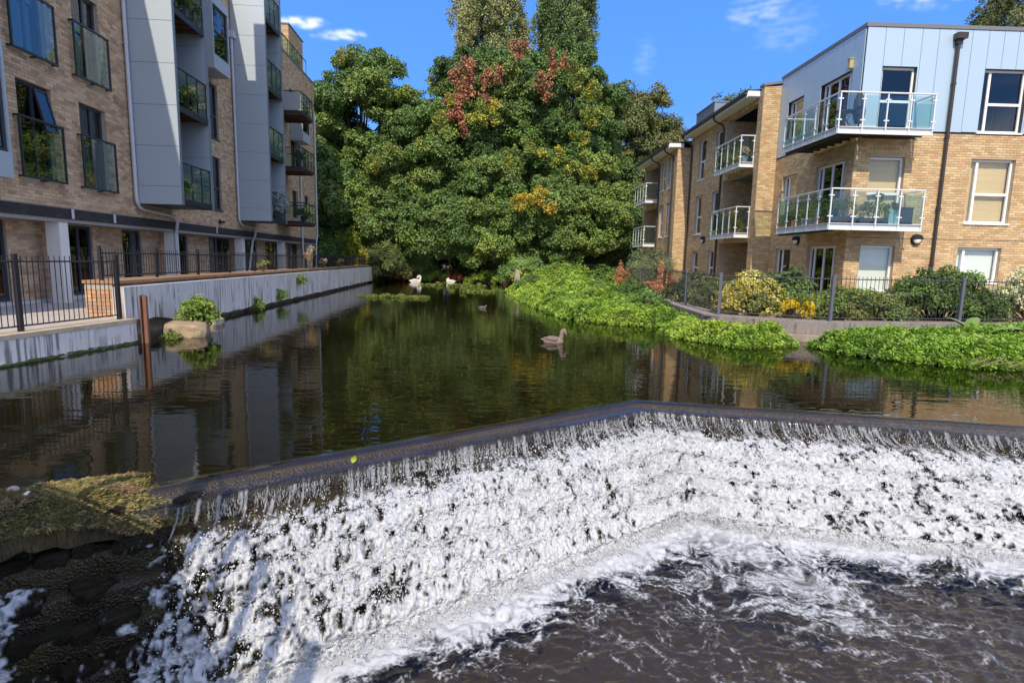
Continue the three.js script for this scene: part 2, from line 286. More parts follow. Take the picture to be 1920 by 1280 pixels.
// ---------------------------------------------------------------- the high river wall with its brick back and railing
{
  const t = thing('high_river_wall', 'streaked concrete river wall with red brick capping under a long black railing', 'wall', [-10, 0, 0], -AL);
  const top = new THREE.Shape(); top.moveTo(-40.6, 1.06); top.lineTo(-11.28, 1.06);                         // side view, x = -u
  const r = rng(9); top.lineTo(-11.28, 0.22);
  for (let u = 11.3; u < 40.6; u += 0.35) top.lineTo(-u, u < 14.2 ? 0.10 + 0.24 * sm(14.2, 12, u) + 0.05 * r() : 0.10 + 0.05 * r()); top.lineTo(-40.6, 0.1);
  const g = new THREE.ExtrudeGeometry(top, { depth: 0.22, bevelEnabled: true, bevelSize: 0.008, bevelThickness: 0.008, bevelSegments: 1 }); g.rotateY(-Math.PI / 2); g.translate(3.11, 0, 0);
  part(t, 'concrete_face', uvm(g), M.riverWall);
  part(t, 'footing', uvm(bx(2.4, 2.84, -0.5, 0.42, -40.5, -11.4)), M.stone);
  part(t, 'brick_core', bx(2.36, 2.88, 0.36, 1.12, -40.5, -11.3), M.mortar);
  const list = [], fe = face([0, 0, -11.3], [1, 0, 0], [0, 0, 1]), fr = face([2.885, 0, 0], [0, 0, -1], [1, 0, 0]);
  layBricks(list, fe, 2.37, 3.1, 0.465, 1.02, [], palO, 3); layBricks(list, fr, 11.32, 40.5, 1.065, 1.13, [], palO, 4);
  const fl = face([2.36, 0, 0], [0, 0, 1], [-1, 0, 0]); layBricks(list, fl, -40.5, -11.32, 0.465, 1.11, [], palO, 6);
  part(t, 'brick_end', bx(2.86, 3.09, 0.36, 1.03, -11.5, -11.302), M.mortar);
  setBricks(t, list);
  for (let u = 11.27; u < 40.4; u += 0.45) part(t, 'capping', bx(2.33, 3.02, 1.125, 1.185, -u - 0.443, -u), std(lin(...palO[Math.floor(h3(Math.round(u * 100), 3, 1) * 4)].map((v) => v * 0.62)), 0.95));
  const a = []; for (let u = 11.35; u <= 40.4; u += 2.07) a.push(Lw(u, 2.66));
  railing('railing', 'long black iron railing standing on the red brick capping of the high wall', a, 1.27, 1.72, 1.86, { base: 1.18, space: 0.105, post: 0.026 });
}
// rusty sheet pile and the broken block of masonry at its foot
{
  const t = thing('rusty_pile', 'rusty steel sheet pile standing in the water at the end of the low wall', 'pile', [-7.12, 0, -11.15]);
  part(t, 'pile', uvm(join([bx(-0.105, -0.085, -0.5, 0.93, -0.05, 0.05), bx(-0.085, -0.035, -0.5, 0.92, -0.06, -0.04), bx(-0.035, -0.015, -0.5, 0.94, -0.06, 0.02), bx(-0.015, 0.04, -0.5, 0.93, 0.0, 0.02), bx(0.04, 0.06, -0.5, 0.92, -0.05, 0.03)]).scale(0.72, 1, 0.72)), M.rust);
}
function rock(geoSeed, sx, sy, sz, rough = 0.18) {
  const g = new THREE.IcosahedronGeometry(1, 4), p = g.attributes.position, v = V(0, 0, 0);
  for (let i = 0; i < p.count; i++) { v.fromBufferAttribute(p, i); const m = Math.max(Math.abs(v.x), Math.abs(v.y), Math.abs(v.z)); v.multiplyScalar(mix(1, 0.8 / m, 0.75)); const k = 1 + rough * (fbm(v.x * 2 + geoSeed, v.y * 2, v.z * 2, 4) - 0.5) * 2; p.setXYZ(i, v.x * k * sx, v.y * k * sy, v.z * k * sz); }
  g.computeVertexNormals(); return uvm(g);
}
{ const m = one('broken_masonry', rock(7, 0.48, 0.34, 0.62), std(lin(1.1, 0.98, 0.8), 0.95, { map: rep(stoneTex, 1.6), bumpMap: rep(nzFine, 3), bumpScale: 0.03 }), 'pale weathered block of masonry lying in the water against the high wall', 'stone'); m.position.set(-7.05, 0.02, -12.45); m.rotation.set(0.04, 0.35, -0.1); }
{ const m = one('broken_masonry', rock(17, 0.16, 0.17, 0.34), M.stone, 'small dark stone in the gap under the high wall', 'stone'); m.position.set(-7.45, 0.02, -14.4); }

// ================================================================ LEFT BUILDING
const bricksL = [];
{
  const B = thing('apartment_block', 'tall brown brick apartment block with grey metal balcony towers beside the river wall', 'building', [-10, 0, 0], -AL);
  const F0 = face([0, 0, 0], [0, 0, -1], [1, 0, 0]), G0 = face([-0.65, 0, 0], [0, 0, -1], [1, 0, 0]);
  const TOP = 12.35, U0 = 6.5, U1 = 38.1, jul = [13.83, 15.9], fl = [3.35, 6.07, 8.79, 11.51];
  const holes = [];
  for (const u of [8.3, ...jul]) for (const y of fl.slice(0, 3)) holes.push([u - 0.54, u + 0.54, y + 0.03, y + 2.14]);
  const mid = []; for (const y of fl.slice(0, 2)) mid.push([22.75, 23.75, y + 0.1, y + 2.12]);
  const tw = []; for (const u of [17.95, 25.6]) for (const y of fl.slice(0, 3)) tw.push([u, u + 1.6, y + 0.03, y + 2.1]);
  const far = []; for (const y of fl.slice(0, 3)) { far.push([30.6, 31.6, y + 0.03, y + 2.08], [33.1, 34.1, y + 0.5, y + 2.0]); } far.push([35.5, 36.4, 3.9, 5.3], [35.5, 36.4, 6.6, 8.0]);
  const all = [...holes, ...mid, ...tw, ...far];
  part(B, 'wall', wallGeo(F0, U0, U1, 2.78, TOP, all), M.mortar);
  layBricks(bricksL, F0, U0, U1, 2.80, TOP, [...all, [17.6, 19.9, 3.1, 12.4], [25.25, 27.45, 3.1, 12.4]], palL, 11);
  // dark brick band over the undercroft
  part(B, 'band', bx(-0.6, 0.012, 2.53, 2.775, -U1, -U0), M.dark);
  { const m = std(lin(0.24, 0.23, 0.23), 0.9); part(B, 'band_joint', bx(0.0, 0.016, 2.545, 2.77, -U1 + 0.01, -U0 - 0.01), m); const f = face([0.021, 0, 0], [0, 0, -1], [1, 0, 0]); layBricks(bricksL, f, U0, U1, 2.55, 2.78, [], palD, 12); }
  part(B, 'soffit', bx(-0.95, -0.02, 2.44, 2.528, -U1, -U0), std(lin(0.30, 0.29, 0.28), 0.9));
  // ground floor set back behind the columns
  const gh = [[11.2, 13.5], [14.95, 16.55], [17.95, 19.0], [20.4, 22.1], [23.85, 26.0], [27.5, 29.2], [30.4, 32.6], [34, 36]].map(([a, b]) => [a, b, 0.56, 2.42]);
  part(B, 'ground_floor_wall', wallGeo(G0, U0, U1, 0.4, 2.45, gh), M.mortar);
  layBricks(bricksL, G0, U0, U1, 0.56, 2.44, gh, palL, 13);
  part(B, 'plinth', bx(-0.66, -0.6, 0.44, 0.55, -U1, -U0), M.concrete);
  for (const [i, h] of gh.entries()) windowAt(B, G0, h, { name: 'glazed_door', cols: h[1] - h[0] > 1.5 ? [0.36, 0.68] : [0.55], set: 0.05, fw: 0.07, rows: i % 2 ? {} : { 1: [0.42] }, back: i === 2 ? { name: 'curtain', mat: M.curtain } : i === 0 ? { name: 'curtain', mat: M.curtain, from: 0.2 } : undefined });
  for (const u of [9, 14.5, 20.0, 25.9, 31.5, 36.9]) part(B, 'column', bx(-0.36, -0.04, 0.44, 2.445, -u - 0.16, -u + 0.16), M.column);
  // roof, floors, back: close the shell
  part(B, 'roof', bx(-12, 0.03, TOP, TOP + 0.12, -U1 - 0.02, -U0 + 0.02), M.roofGrey);
  for (const y of fl.slice(0, 3)) part(B, 'floor', bx(-11.7, -0.3, y - 0.25, y - 0.02, -U1 + 0.3, -U0 - 0.3), M.inside);
  part(B, 'ground_floor', bx(-11.7, -0.95, 0.3, 0.45, -U1 + 0.3, -U0 - 0.3), M.inside);
  part(B, 'inner_wall', bx(-4.2, -4.0, 0.45, TOP, -U1 + 0.3, -U0 - 0.3), M.inside);
  for (const u of [12.4, 17.6, 20.5, 25, 28.6, 33]) part(B, 'inner_wall', bx(-4.0, -0.95, 0.46, TOP - 0.02, -u - 0.1, -u), M.inside);
  part(B, 'rear_wall', bx(-12, -11.7, 0.3, TOP, -U1, -U0), M.mortar);
  part(B, 'end_wall', bx(-11.7, -0.29, 2.5, TOP, -U1, -U1 + 0.28), M.mortar); part(B, 'end_wall', bx(-11.7, -0.94, 0.3, 2.43, -U1, -U1 + 0.28), M.mortar);
  part(B, 'end_wall', bx(-11.7, -0.29, 2.5, TOP, -U0 - 0.28, -U0), M.mortar);
  // windows with glass balconies in front of them
  for (const [i, h] of holes.entries()) {
    const w = windowAt(B, F0, h, { cols: [0.58], set: 0.1, fw: 0.06, rows: {}, back: [1, 4, 6, 7].includes(i) ? { name: 'curtain', mat: M.curtain, from: 0 } : undefined });
    if (i === 3) { const s = part(w, 'open_sash', join([bx(0, 0.04, 0, 0.95, 0, 0.05), bx(0.37, 0.41, 0, 0.95, 0, 0.05), bx(0.04, 0.37, 0, 0.04, 0, 0.05), bx(0.04, 0.37, 0.91, 0.95, 0, 0.05), bx(0.04, 0.37, 0.04, 0.91, 0.02, 0.026)]), M.frameDark); const q = new THREE.Matrix4().makeTranslation(h[0] + 0.645, h[3] - 1.03, -0.1).multiply(new THREE.Matrix4().makeRotationX(-0.0)); q.premultiply(F0.m); q.multiply(new THREE.Matrix4().makeTranslation(0, 0.95, 0).multiply(new THREE.Matrix4().makeRotationX(-0.22)).multiply(new THREE.Matrix4().makeTranslation(0, -0.95, 0))); s.geometry.applyMatrix4(q); s.material = M.frameDark; part(w, 'pane', bx(0.04, 0.37, 0.04, 0.91, 0.03, 0.034).applyMatrix4(q), M.glassDark); }
    const c0 = h[0] - 0.17, c1 = h[1] + 0.17, y0 = h[2] + 0.0, y1 = y0 + 1.26, j = sub(B, 'glass_balcony');
    part(j, 'frame', join([bx(c0, c0 + 0.045, y0, y1, 0.1, 0.14), bx(c1 - 0.045, c1, y0, y1, 0.1, 0.14), bx(c0, c1, y1, y1 + 0.045, 0.095, 0.145), bx(c0, c1, y0 - 0.035, y0 + 0.01, 0.095, 0.145), bx(c0, c0 + 0.05, y1 - 0.0, y1 + 0.04, 0.001, 0.095), bx(c1 - 0.05, c1, y1, y1 + 0.04, 0.001, 0.095), bx(c0, c0 + 0.05, y0 - 0.03, y0 + 0.01, 0.001, 0.095), bx(c1 - 0.05, c1, y0 - 0.03, y0 + 0.01, 0.001, 0.095), bx((c0 + c1) / 2 - 0.04, (c0 + c1) / 2 + 0.04, y0 - 0.06, y0 - 0.035, 0.001, 0.13),
      ...[[c0 + 0.045, y0 + 0.3], [c0 + 0.045, y0 + 0.95], [c1 - 0.075, y0 + 0.3], [c1 - 0.075, y0 + 0.95], [c0 + 0.35, y1 - 0.03], [c1 - 0.38, y1 - 0.03], [c0 + 0.35, y0 + 0.01], [c1 - 0.38, y0 + 0.01]].map(([x, y]) => bx(x, x + 0.03, y, y + 0.03, 0.105, 0.135))]).applyMatrix4(F0.m), M.darkMetal);
    part(j, 'pane', bx(c0 + 0.055, c1 - 0.055, y0 + 0.02, y1 - 0.01, 0.116, 0.124).applyMatrix4(F0.m), M.glassTint);
  }
  for (const h of mid) windowAt(B, F0, h, { rows: { 0: [0.42] }, set: 0.06, fw: 0.06, sill: true, back: { name: 'curtain', mat: M.curtain, from: 0.1 } });
  for (const h of far) windowAt(B, F0, h, { set: 0.08, cols: h[3] - h[2] > 2 ? [0.5] : [], rows: {} });
  for (const h of tw) windowAt(B, F0, h, { set: 0.05, cols: [0.5], fw: 0.06, name: 'balcony_door' });
  // grey metal balcony towers
  const tower = (u0, w, s, top, plants) => {
    const T = sub(B, 'balcony_tower'), y0 = 3.18, seams = [y0]; for (let y = 3.71; y < top; y += 1.158) seams.push(y); seams.push(top);
    for (const u of [u0, u0 + w]) {
      const n = u === u0 ? 1 : -1, a = -u + (n > 0 ? 0 : 0.13), b = -u - (n > 0 ? 0.13 : 0);
      part(T, 'tower_core', bx(0.03, s - 0.01, y0 + 0.01, top - 0.01, a - 0.012, b + 0.012), M.cladLd);
      for (let i = 0; i + 1 < seams.length; i++) { part(T, 'panel', bx(0.032, s, seams[i] + 0.005, seams[i + 1] - 0.007, n > 0 ? a - 0.012 : b, n > 0 ? a : b + 0.012), M.cladL); part(T, 'panel', bx(0.032, s, seams[i] + 0.005, seams[i + 1] - 0.007, n > 0 ? b : a - 0.012, n > 0 ? b + 0.012 : a), M.cladL); }
      part(T, 'edge_trim', bx(s, s + 0.012, y0, top, a + 0.002, b - 0.002), M.cladLd);
    }
    part(T, 'tower_roof', bx(0.03, s + 0.02, top, top + 0.06, -u0 - w - 0.01, -u0 + 0.01), M.roofGrey);
    for (const y of [3.35, 6.07, 8.79, 11.51]) {
      part(T, 'deck', bx(0.03, s - 0.02, y - 0.09, y - 0.01, -u0 - w + 0.132, -u0 - 0.132), M.timber);
      for (let k = 0; k < 4; k++) part(T, 'joist', bx(0.03, s - 0.06, y - 0.15, y - 0.092, -u0 - 0.35 - k * 0.48, -u0 - 0.3 - k * 0.48), M.timber);
      part(T, 'deck_edge', bx(s - 0.06, s - 0.005, y - 0.17, y + 0.01, -u0 - w + 0.133, -u0 - 0.133), M.darkMetal);
      const n = 3, c0 = u0 + 0.14, c1 = u0 + w - 0.14;
      part(T, 'rail', bx(s - 0.05, s - 0.01, y + 1.05, y + 1.09, -c1, -c0), M.darkMetal);
      for (let k = 0; k <= n; k++) { const c = mix(c0 + 0.015, c1 - 0.015, k / n); part(T, 'baluster', bx(s - 0.045, s - 0.015, y + 0.011, y + 1.049, -c - 0.013, -c + 0.013), M.darkMetal); if (k < n) part(T, 'pane', bx(s - 0.034, s - 0.026, y + 0.06, y + 1.03, -mix(c0, c1, (k + 1) / n) + 0.03, -c - 0.03), M.glassTint); }
    }
    part(T, 'tower_base', bx(0.03, s - 0.005, y0 - 0.0, y0 + 0.03, -u0 - w + 0.135, -u0 - 0.135), M.darkMetal);
  };
  tower(17.63, 2.2, 1.34, 16.8); tower(25.3, 2.12, 1.4, 15.4);
  // projecting bay windows
  const bay = (u0, u1, y0, y1, s) => {
    const T = sub(B, 'bay_window'), c = (u0 + u1) / 2;
    part(T, 'bay_box', join([bx(0.03, s, y0, y1, -u0 - 0.06, -u0), bx(0.03, s, y0, y1, -u1, -u1 + 0.06), bx(0.03, s, y0, y0 + 0.1, -u1 + 0.06, -u0 - 0.06), bx(0.03, s, y1 - 0.1, y1, -u1 + 0.06, -u0 - 0.06), bx(s - 0.08, s, y0 + 0.1, y0 + 0.5, -u1 + 0.06, -u0 - 0.06), bx(s - 0.08, s, y1 - 0.35, y1 - 0.1, -u1 + 0.06, -u0 - 0.06)]), M.cladL);
    const f = face([s, 0, 0], [0, 0, -1], [1, 0, 0]), a = u0 + 0.06, b = u1 - 0.06, Y0 = y0 + 0.5, Y1 = y1 - 0.35;
    part(T, 'frame', join([bx(a, a + 0.07, Y0, Y1, -0.1, -0.04), bx(b - 0.07, b, Y0, Y1, -0.1, -0.04), bx(a + 0.07, b - 0.07, Y0, Y0 + 0.07, -0.1, -0.04), bx(a + 0.07, b - 0.07, Y1 - 0.07, Y1, -0.1, -0.04), bx(a + 0.07, b - 0.07, mix(Y0, Y1, 0.5) - 0.035, mix(Y0, Y1, 0.5) + 0.035, -0.1, -0.04)]).applyMatrix4(f.m), M.frameDark);
    part(T, 'pane', bx(a + 0.06, b - 0.06, Y0 + 0.06, Y1 - 0.06, -0.072, -0.068).applyMatrix4(f.m), M.glassDark);
  };
  bay(21.95, 23.35, 8.37, 10.95, 0.7); bay(10.55, 12.06, 3.18, 5.85, 0.7); bay(10.55, 12.06, 6.0, 8.6, 0.7); bay(33.0, 34.5, 8.0, 10.4, 0.7);
  // far steel balconies
  for (const y of fl.slice(0, 3)) {
    const T = sub(B, 'steel_balcony'), a = 30.3, b = 32.4, s = 1.42;
    part(T, 'deck', bx(0.03, s, y + 0.02, y + 0.16, -b, -a), M.darkMetal); for (let k = 0; k < 5; k++) part(T, 'joist', bx(0.03, s - 0.05, y - 0.05, y + 0.018, -a - 0.1 - k * 0.47, -a - 0.04 - k * 0.47), M.timber);
    part(T, 'rail', join([bx(s - 0.04, s, y + 1.06, y + 1.1, -b, -a), bx(0.03, s - 0.04, y + 1.06, y + 1.1, -a - 0.04, -a), bx(0.03, s - 0.04, y + 1.06, y + 1.1, -b, -b + 0.04)]), M.darkMetal);
    for (let k = 0; k <= 4; k++) part(T, 'baluster', bx(s - 0.035, s - 0.005, y + 0.161, y + 1.059, -mix(a + 0.02, b - 0.02, k / 4) - 0.014, -mix(a + 0.02, b - 0.02, k / 4) + 0.014), M.darkMetal);
    part(T, 'pane', bx(s - 0.024, s - 0.016, y + 0.2, y + 1.03, -b + 0.05, -a - 0.05), M.glassTint);
    part(T, 'side_pane', bx(0.4, s - 0.06, y + 0.2, y + 1.03, -a - 0.026, -a - 0.018), y > 8 ? M.frosted : M.glassTint);
    part(T, 'baluster', bx(0.34, 0.37, y + 0.161, y + 1.059, -a - 0.036, -a - 0.008), M.darkMetal);
  }
  // roof terrace railing and the brick stair head
  { const T = sub(B, 'terrace_railing'); part(T, 'rail', join([bx(-0.12, -0.08, 13.3, 13.34, -37.0, -20), bx(-0.12, -0.08, 12.5, 12.53, -37.0, -20)]), M.darkMetal); for (let u = 28; u < 37.1; u += 0.9) { part(T, 'baluster', bx(-0.115, -0.085, 12.47, 13.3, -u - 0.015, -u + 0.015), M.darkMetal); if (u < 36) part(T, 'pane', bx(-0.104, -0.096, 12.55, 13.28, -u - 0.87, -u - 0.03), M.glassTint); } }
  part(B, 'stair_head', bx(-6, -0.55, 12.4, 14.75, -38.0, -35.2), M.mortar);
  part(B, 'stair_head_cap', bx(-6.05, -0.5, 14.751, 14.82, -38.05, -35.15), M.roofGrey);
  const fs = face([0, 0, -35.2], [1, 0, 0], [0, 0, 1]), fw = face([-0.55, 0, 0], [0, 0, -1], [1, 0, 0]);
  layBricks(bricksL, fs, -6, -0.55, 12.5, 14.74, [], palO.map((c) => [c[0] * 0.95, c[1] * 1.15, c[2] * 1.1]), 15); layBricks(bricksL, fw, 35.2, 38, 12.5, 14.74, [], palL, 16);
  part(B, 'satellite_dish', (() => { const g = new THREE.SphereGeometry(0.42, 18, 8, 0, Math.PI * 2, 0, 0.9); g.rotateX(1.2); g.translate(-0.9, 13.9, -33.6); return g; })(), M.pipeL);
  part(B, 'satellite_arm', bar(V(-0.9, 12.47, -33.9), V(-0.9, 13.9, -33.75), 0.03), M.pipeL);
  // rainwater pipes
  const pipe = (list, r = 0.052, mat = M.pipeL) => { const P = part(B, 'downpipe', tube(list, r, 60, 10, 0.02), mat); for (let i = 0; i + 1 < list.length; i++) { const a = list[i], b = list[i + 1]; if (Math.abs(a[1] - b[1]) < 2.5) continue; for (let y = b[1] + 0.9; y < a[1]; y += 1.15) { const k = new THREE.CylinderGeometry(r + 0.012, r + 0.012, 0.05, 12); k.translate(a[0], y, a[2]); part(P, 'collar', k, mat); } } };
  pipe([[0.09, 12.3, -17.53], [0.09, 3.3, -17.53], [0.09, 3.1, -17.57], [0.1, 3.02, -17.8], [0.1, 2.95, -19.6], [0.1, 2.85, -19.85], [0.1, 2.62, -19.86], [-0.0, 2.4, -19.88], [0.02, 0.47, -19.9]]);
  pipe([[0.09, 10.6, -25.2], [0.09, 3.3, -25.2], [0.09, 3.08, -25.25], [0.1, 2.98, -25.5], [0.1, 2.95, -26.9], [0.1, 2.8, -27.0], [0.1, 2.6, -27.0], [0.0, 2.4, -26.9], [0.0, 0.47, -26.15]]);
  pipe([[0.09, 9.6, -34.55], [0.09, 0.47, -34.6]], 0.05); pipe([[0.09, 10.6, -37.9], [0.09, 3, -37.9], [0.04, 2.6, -37.8], [0.04, 0.47, -37.6]], 0.05);
  part(B, 'hopper', bx(0.02, 0.22, 10.5, 10.75, -25.32, -25.08), M.pipeL);
  // overflow vents and a floodlight
  for (const [u, y] of [[16.98, 5.86], [16.95, 8.75], [21, 5.6]]) part(B, 'air_vent', join([bx(0.006, 0.04, y, y + 0.2, -u - 0.1, -u + 0.1), bx(0.04, 0.05, y + 0.04, y + 0.15, -u - 0.06, -u + 0.06)]), std(lin(0.33, 0.22, 0.15), 0.8));
  part(B, 'floodlight', join([bx(0.02, 0.18, 2.95, 3.03, -23.5, -23.3), bx(0.02, 0.06, 3.03, 3.1, -23.42, -23.38)]), M.dark);
  for (const u of [14.78, 16.5, 23.1]) part(B, 'joint_plate', bx(0.026, 0.032, 2.54, 2.78, -u - 0.05, -u + 0.05), M.pipeL);
  setBricks(B, bricksL);
}
// ================================================================ RIGHT BUILDING (own axes: x = east along the front, z = -u)
{
  const B = thing('brick_flats', 'buff brick flats with pale blue metal top floor and white glass balconies', 'building', [10.41, 0, -18.43], -AR);
  const list = [], S0 = face([0, 0, 0], [1, 0, 0], [0, 0, 1]), Wf = (x) => face([x, 0, 0], [0, 0, 1], [-1, 0, 0]);
  const U = ([a, b, c, d]) => [-b, -a, c, d];       // an opening given by distance from the front corner
  const E = 7.6, wht = { mat: M.white, fw: 0.065, set: 0.1 };
  // front
  const sh = { A: [0.6, 1.64, 5.95, 7.77], B: [3.72, 5.1, 5.93, 7.78], C: [0.5, 1.6, 3.25, 5.14], D: [3.67, 5.08, 3.2, 5.15], Ee: [0.48, 1.58, 1.0, 2.45], Fw: [3.59, 5.0, 1.35, 2.45] };
  part(B, 'front_wall', wallGeo(S0, 0, E, 0.2, 5.86, [sh.C, sh.D, sh.Ee, sh.Fw]), M.mortarR);
  layBricks(list, S0, 0.0, E, 0.4, 5.85, [sh.C, sh.D, sh.Ee, sh.Fw], palR, 21, (c, y) => Math.abs(y - 2.65) > 0.02 || true);
  part(B, 'movement_joint', bx(0.01, E, 2.672, 2.692, 0.0095, 0.0115), M.pipeR);
  const W1 = Wf(0), wh = [[3.4, 4.5, 3.7, 5.12], [0.45, 2.15, 3.02, 5.12], [3.42, 4.58, 1.1, 2.43], [0.5, 2.22, 0.42, 2.44]].map(U), ch = [[3.4, 4.52, 6.5, 7.84], [0.52, 2.25, 5.9, 7.82]].map(U);
  part(B, 'side_wall', wallGeo(W1, -5.17, -0.0, 0.2, 5.86, wh, 0.27), M.mortarR);
  layBricks(list, W1, -5.17, 0, 0.4, 5.85, wh, palR, 22);
  // cladding of the top floor, panel by panel
  part(B, 'upper_wall', wallGeo(face([0.01, 0, -0.01], [1, 0, 0], [0, 0, 1]), 0.27, E, 5.87, 8.9, [sh.A, sh.B].map(([a, b, c, d]) => [a - 0.01, b - 0.01, c, d]), 0.26), M.eaveDark);
  part(B, 'upper_wall', wallGeo(Wf(0.01), -5.16, -0.02, 5.87, 8.9, ch, 0.27), M.eaveDark);
  const split = (c0, c1, y0, y1, holes) => { let r = [[c0, c1, y0, y1]]; for (const [a, b, c, d] of holes) r = r.flatMap(([p, q, s, t]) => q <= a || p >= b || t <= c || s >= d ? [[p, q, s, t]] : [[p, q, s, c], [p, q, d, t], [p, a, Math.max(s, c), Math.min(t, d)], [b, q, Math.max(s, c), Math.min(t, d)]].filter(([p, q, s, t]) => q - p > 0.03 && t - s > 0.03)); return r; };
  const clad = (f, xs, holes) => { for (let i = 0; i + 1 < xs.length; i++) for (const [a, b, c, d] of split(xs[i] + 0.006, xs[i + 1] - 0.006, 5.92, 8.86, holes)) part(B, 'panel', bx(a, b, c, d, 0.004, 0.022).applyMatrix4(f.m), M.cladR); };
  clad(S0, [0.012, 0.57, 1.13, 1.69, 2.2, 2.71, 3.22, 3.73, 4.2, 4.66, 5.14, 5.65, 6.15, 6.65, 7.15, 7.6], [sh.A, sh.B]);
  clad(W1, [-5.15, -4.58, -3.99, -3.4, -2.85, -2.28, -1.69, -1.11, -0.52, -0.012], ch);
  part(B, 'parapet', join([bx(-0.04, E, 8.87, 8.98, -0.2, 0.045), bx(-0.04, 0.2, 8.87, 8.98, -5.2, -0.2)]), M.roofGrey);
  part(B, 'roof', bx(0.2, E - 0.02, 8.7, 8.8, -5.2, -0.2), M.roofGrey);
  windowAt(B, S0, sh.A, { ...wht, rows: { 0: [0.46] } }); windowAt(B, S0, sh.B, { ...wht, cols: [0.2], rows: { 1: [0.46] }, sill: true });
  windowAt(B, S0, sh.C, { ...wht, rows: { 0: [0.42] }, glass: M.glass, back: { mat: M.blindTan } });
  windowAt(B, S0, sh.D, { ...wht, cols: [0.2], rows: { 1: [0.46] }, sill: true, glass: M.glass, back: { mat: M.blindTan } });
  windowAt(B, S0, sh.Ee, { ...wht, rows: {}, glass: M.glass, back: { mat: M.blindWhite } }); windowAt(B, S0, sh.Fw, { ...wht, cols: [0.2], sill: true, glass: M.glass, back: { mat: M.blindWhite } });
  for (const [i, h] of [...wh, ...ch].entries()) { const door = h[1] - h[0] > 1.5; windowAt(B, W1, h, { ...wht, name: door ? 'balcony_door' : 'window', cols: door ? [0.16, 0.5, 0.84] : [0.3], rows: {}, fw: door ? 0.07 : 0.06, glass: i === 0 || i === 4 ? M.glass : M.glassDark, back: i === 0 || i === 4 ? { mat: M.blindTan } : undefined }); }
  // stacked vertical slats behind the upper windows
  for (const [a, b] of [[0.66, 1.1], [3.8, 4.95]]) { for (let x = a; x < b; x += 0.09) part(B, 'blind_slat', bx(x, x + 0.055, 5.97, 6.72, -0.27, -0.262), h3(Math.round(x * 100), 1, 2) > 0.6 ? M.blindTan : M.blindWhite); }
  // block two
  const X2 = -0.7, W2 = Wf(X2), u2 = 5.17, u3 = 13.64, x3 = -1.4, u4 = 20.6, eave2 = 8.3, eave3 = 7.85;
  const ps = face([0, 0, -u2], [1, 0, 0], [0, 0, 1]);
  const h2 = [[11.25, 12.3, 5.98, 7.98], [9.15, 10.0, 5.98, 7.92], [11.3, 12.35, 3.26, 5.18], [9.2, 10.06, 3.26, 5.16], [11.36, 12.38, 0.9, 2.4], [9.32, 10.1, 0.9, 2.41]].map(U), rec2 = [[5.6, 8.72, 5.8, 8.12], [5.6, 8.72, 2.98, 5.5], [5.6, 8.72, 0.45, 2.7]].map(U);
  part(B, 'pier', bx(X2 + 0.0, -0.004, 0.2, 8.62, -u2 - 0.28, -u2), M.mortarR);
  layBricks(list, ps, X2, 0, 0.4, 8.61, [], palR, 23);
  { const g = bx(X2 - 0.05, 0.3, 8.625, 8.72, -u2 - 0.32, -u2 + 0.05), p = g.attributes.position; for (let i = 0; i < p.count; i++) p.setY(i, p.getY(i) + (p.getX(i) - X2) * 0.16); part(B, 'pier_cap', g, M.roofGrey); }
  part(B, 'side_wall', wallGeo(W2, -u3, -u2 - 0.281, 0.2, eave2, [...h2, ...rec2], 0.28), M.mortarR);
  layBricks(list, W2, -u3, -u2, 0.4, eave2, [...h2, ...rec2], palR, 24);
  for (const [i, h] of h2.entries()) windowAt(B, W2, h, { ...wht, rows: { 0: [0.45] }, sill: true, glass: M.glassDark });
  const recess = (x, a, b, floors) => {
    part(B, 'recess_wall', bx(x + 0.3, x + 1.3, 0.42, floors[0][1], -b - 0.25, -b), M.mortarR); layBricks(list, face([0, 0, -b + 0.002], [1, 0, 0], [0, 0, 1]), x + 0.28, x + 1.3, 0.45, floors[0][1], [], palR, 25);
    const f = Wf(x + 1.3);
    for (const [y0, y1] of floors) {
      part(B, 'recess_panel', bx(x + 1.3, x + 1.36, y1 - 0.52, y1, -b, -a), M.cladLd); windowAt(B, f, [-b + 0.02, -a - 0.02, y0, y1 - 0.53], { ...wht, set: 0.02, cols: [0.36, 0.7], rows: {}, name: 'balcony_door' });
      part(B, 'recess_floor', bx(x + 0.281, x + 1.5, y0 - 0.28, y0 - 0.005, -b + 0.004, -a - 0.004), M.roofGrey);
    }
  };
  recess(X2, 5.6, 8.72, [[5.8, 8.12], [2.98, 5.5], [0.45, 2.7]]);
  const eaves = (x, ua, ub, y, over) => {
    part(B, 'soffit', bx(x - over, x + 0.3, y + 0.0, y + 0.03, -ub, -ua), M.white); part(B, 'fascia', bx(x - over - 0.025, x - over, y - 0.02, y + 0.16, -ub, -ua), M.white);
    part(B, 'verge', bx(x - over, x + 0.28, y + 0.031, y + 0.22, -ua + 0.0, -ua + 0.03), M.white);
    part(B, 'gutter', bar(V(x - over - 0.08, y + 0.12, -ua + 0.02), V(x - over - 0.08, y + 0.12, -ub), 0.06, 8), M.eaveDark);
    const s = new THREE.Shape([[x - over - 0.06, y + 0.18], [4, y + 0.62], [4, y + 0.72], [x - over - 0.06, y + 0.26]].map((p) => new THREE.Vector2(...p))), g = new THREE.ExtrudeGeometry(s, { depth: ub - ua, bevelEnabled: false }); g.translate(0, 0, -ub); part(B, 'roof', g, M.eaveDark);
  };
  eaves(X2, u2 + 0.34, u3 - 0.2, eave2, 0.5);
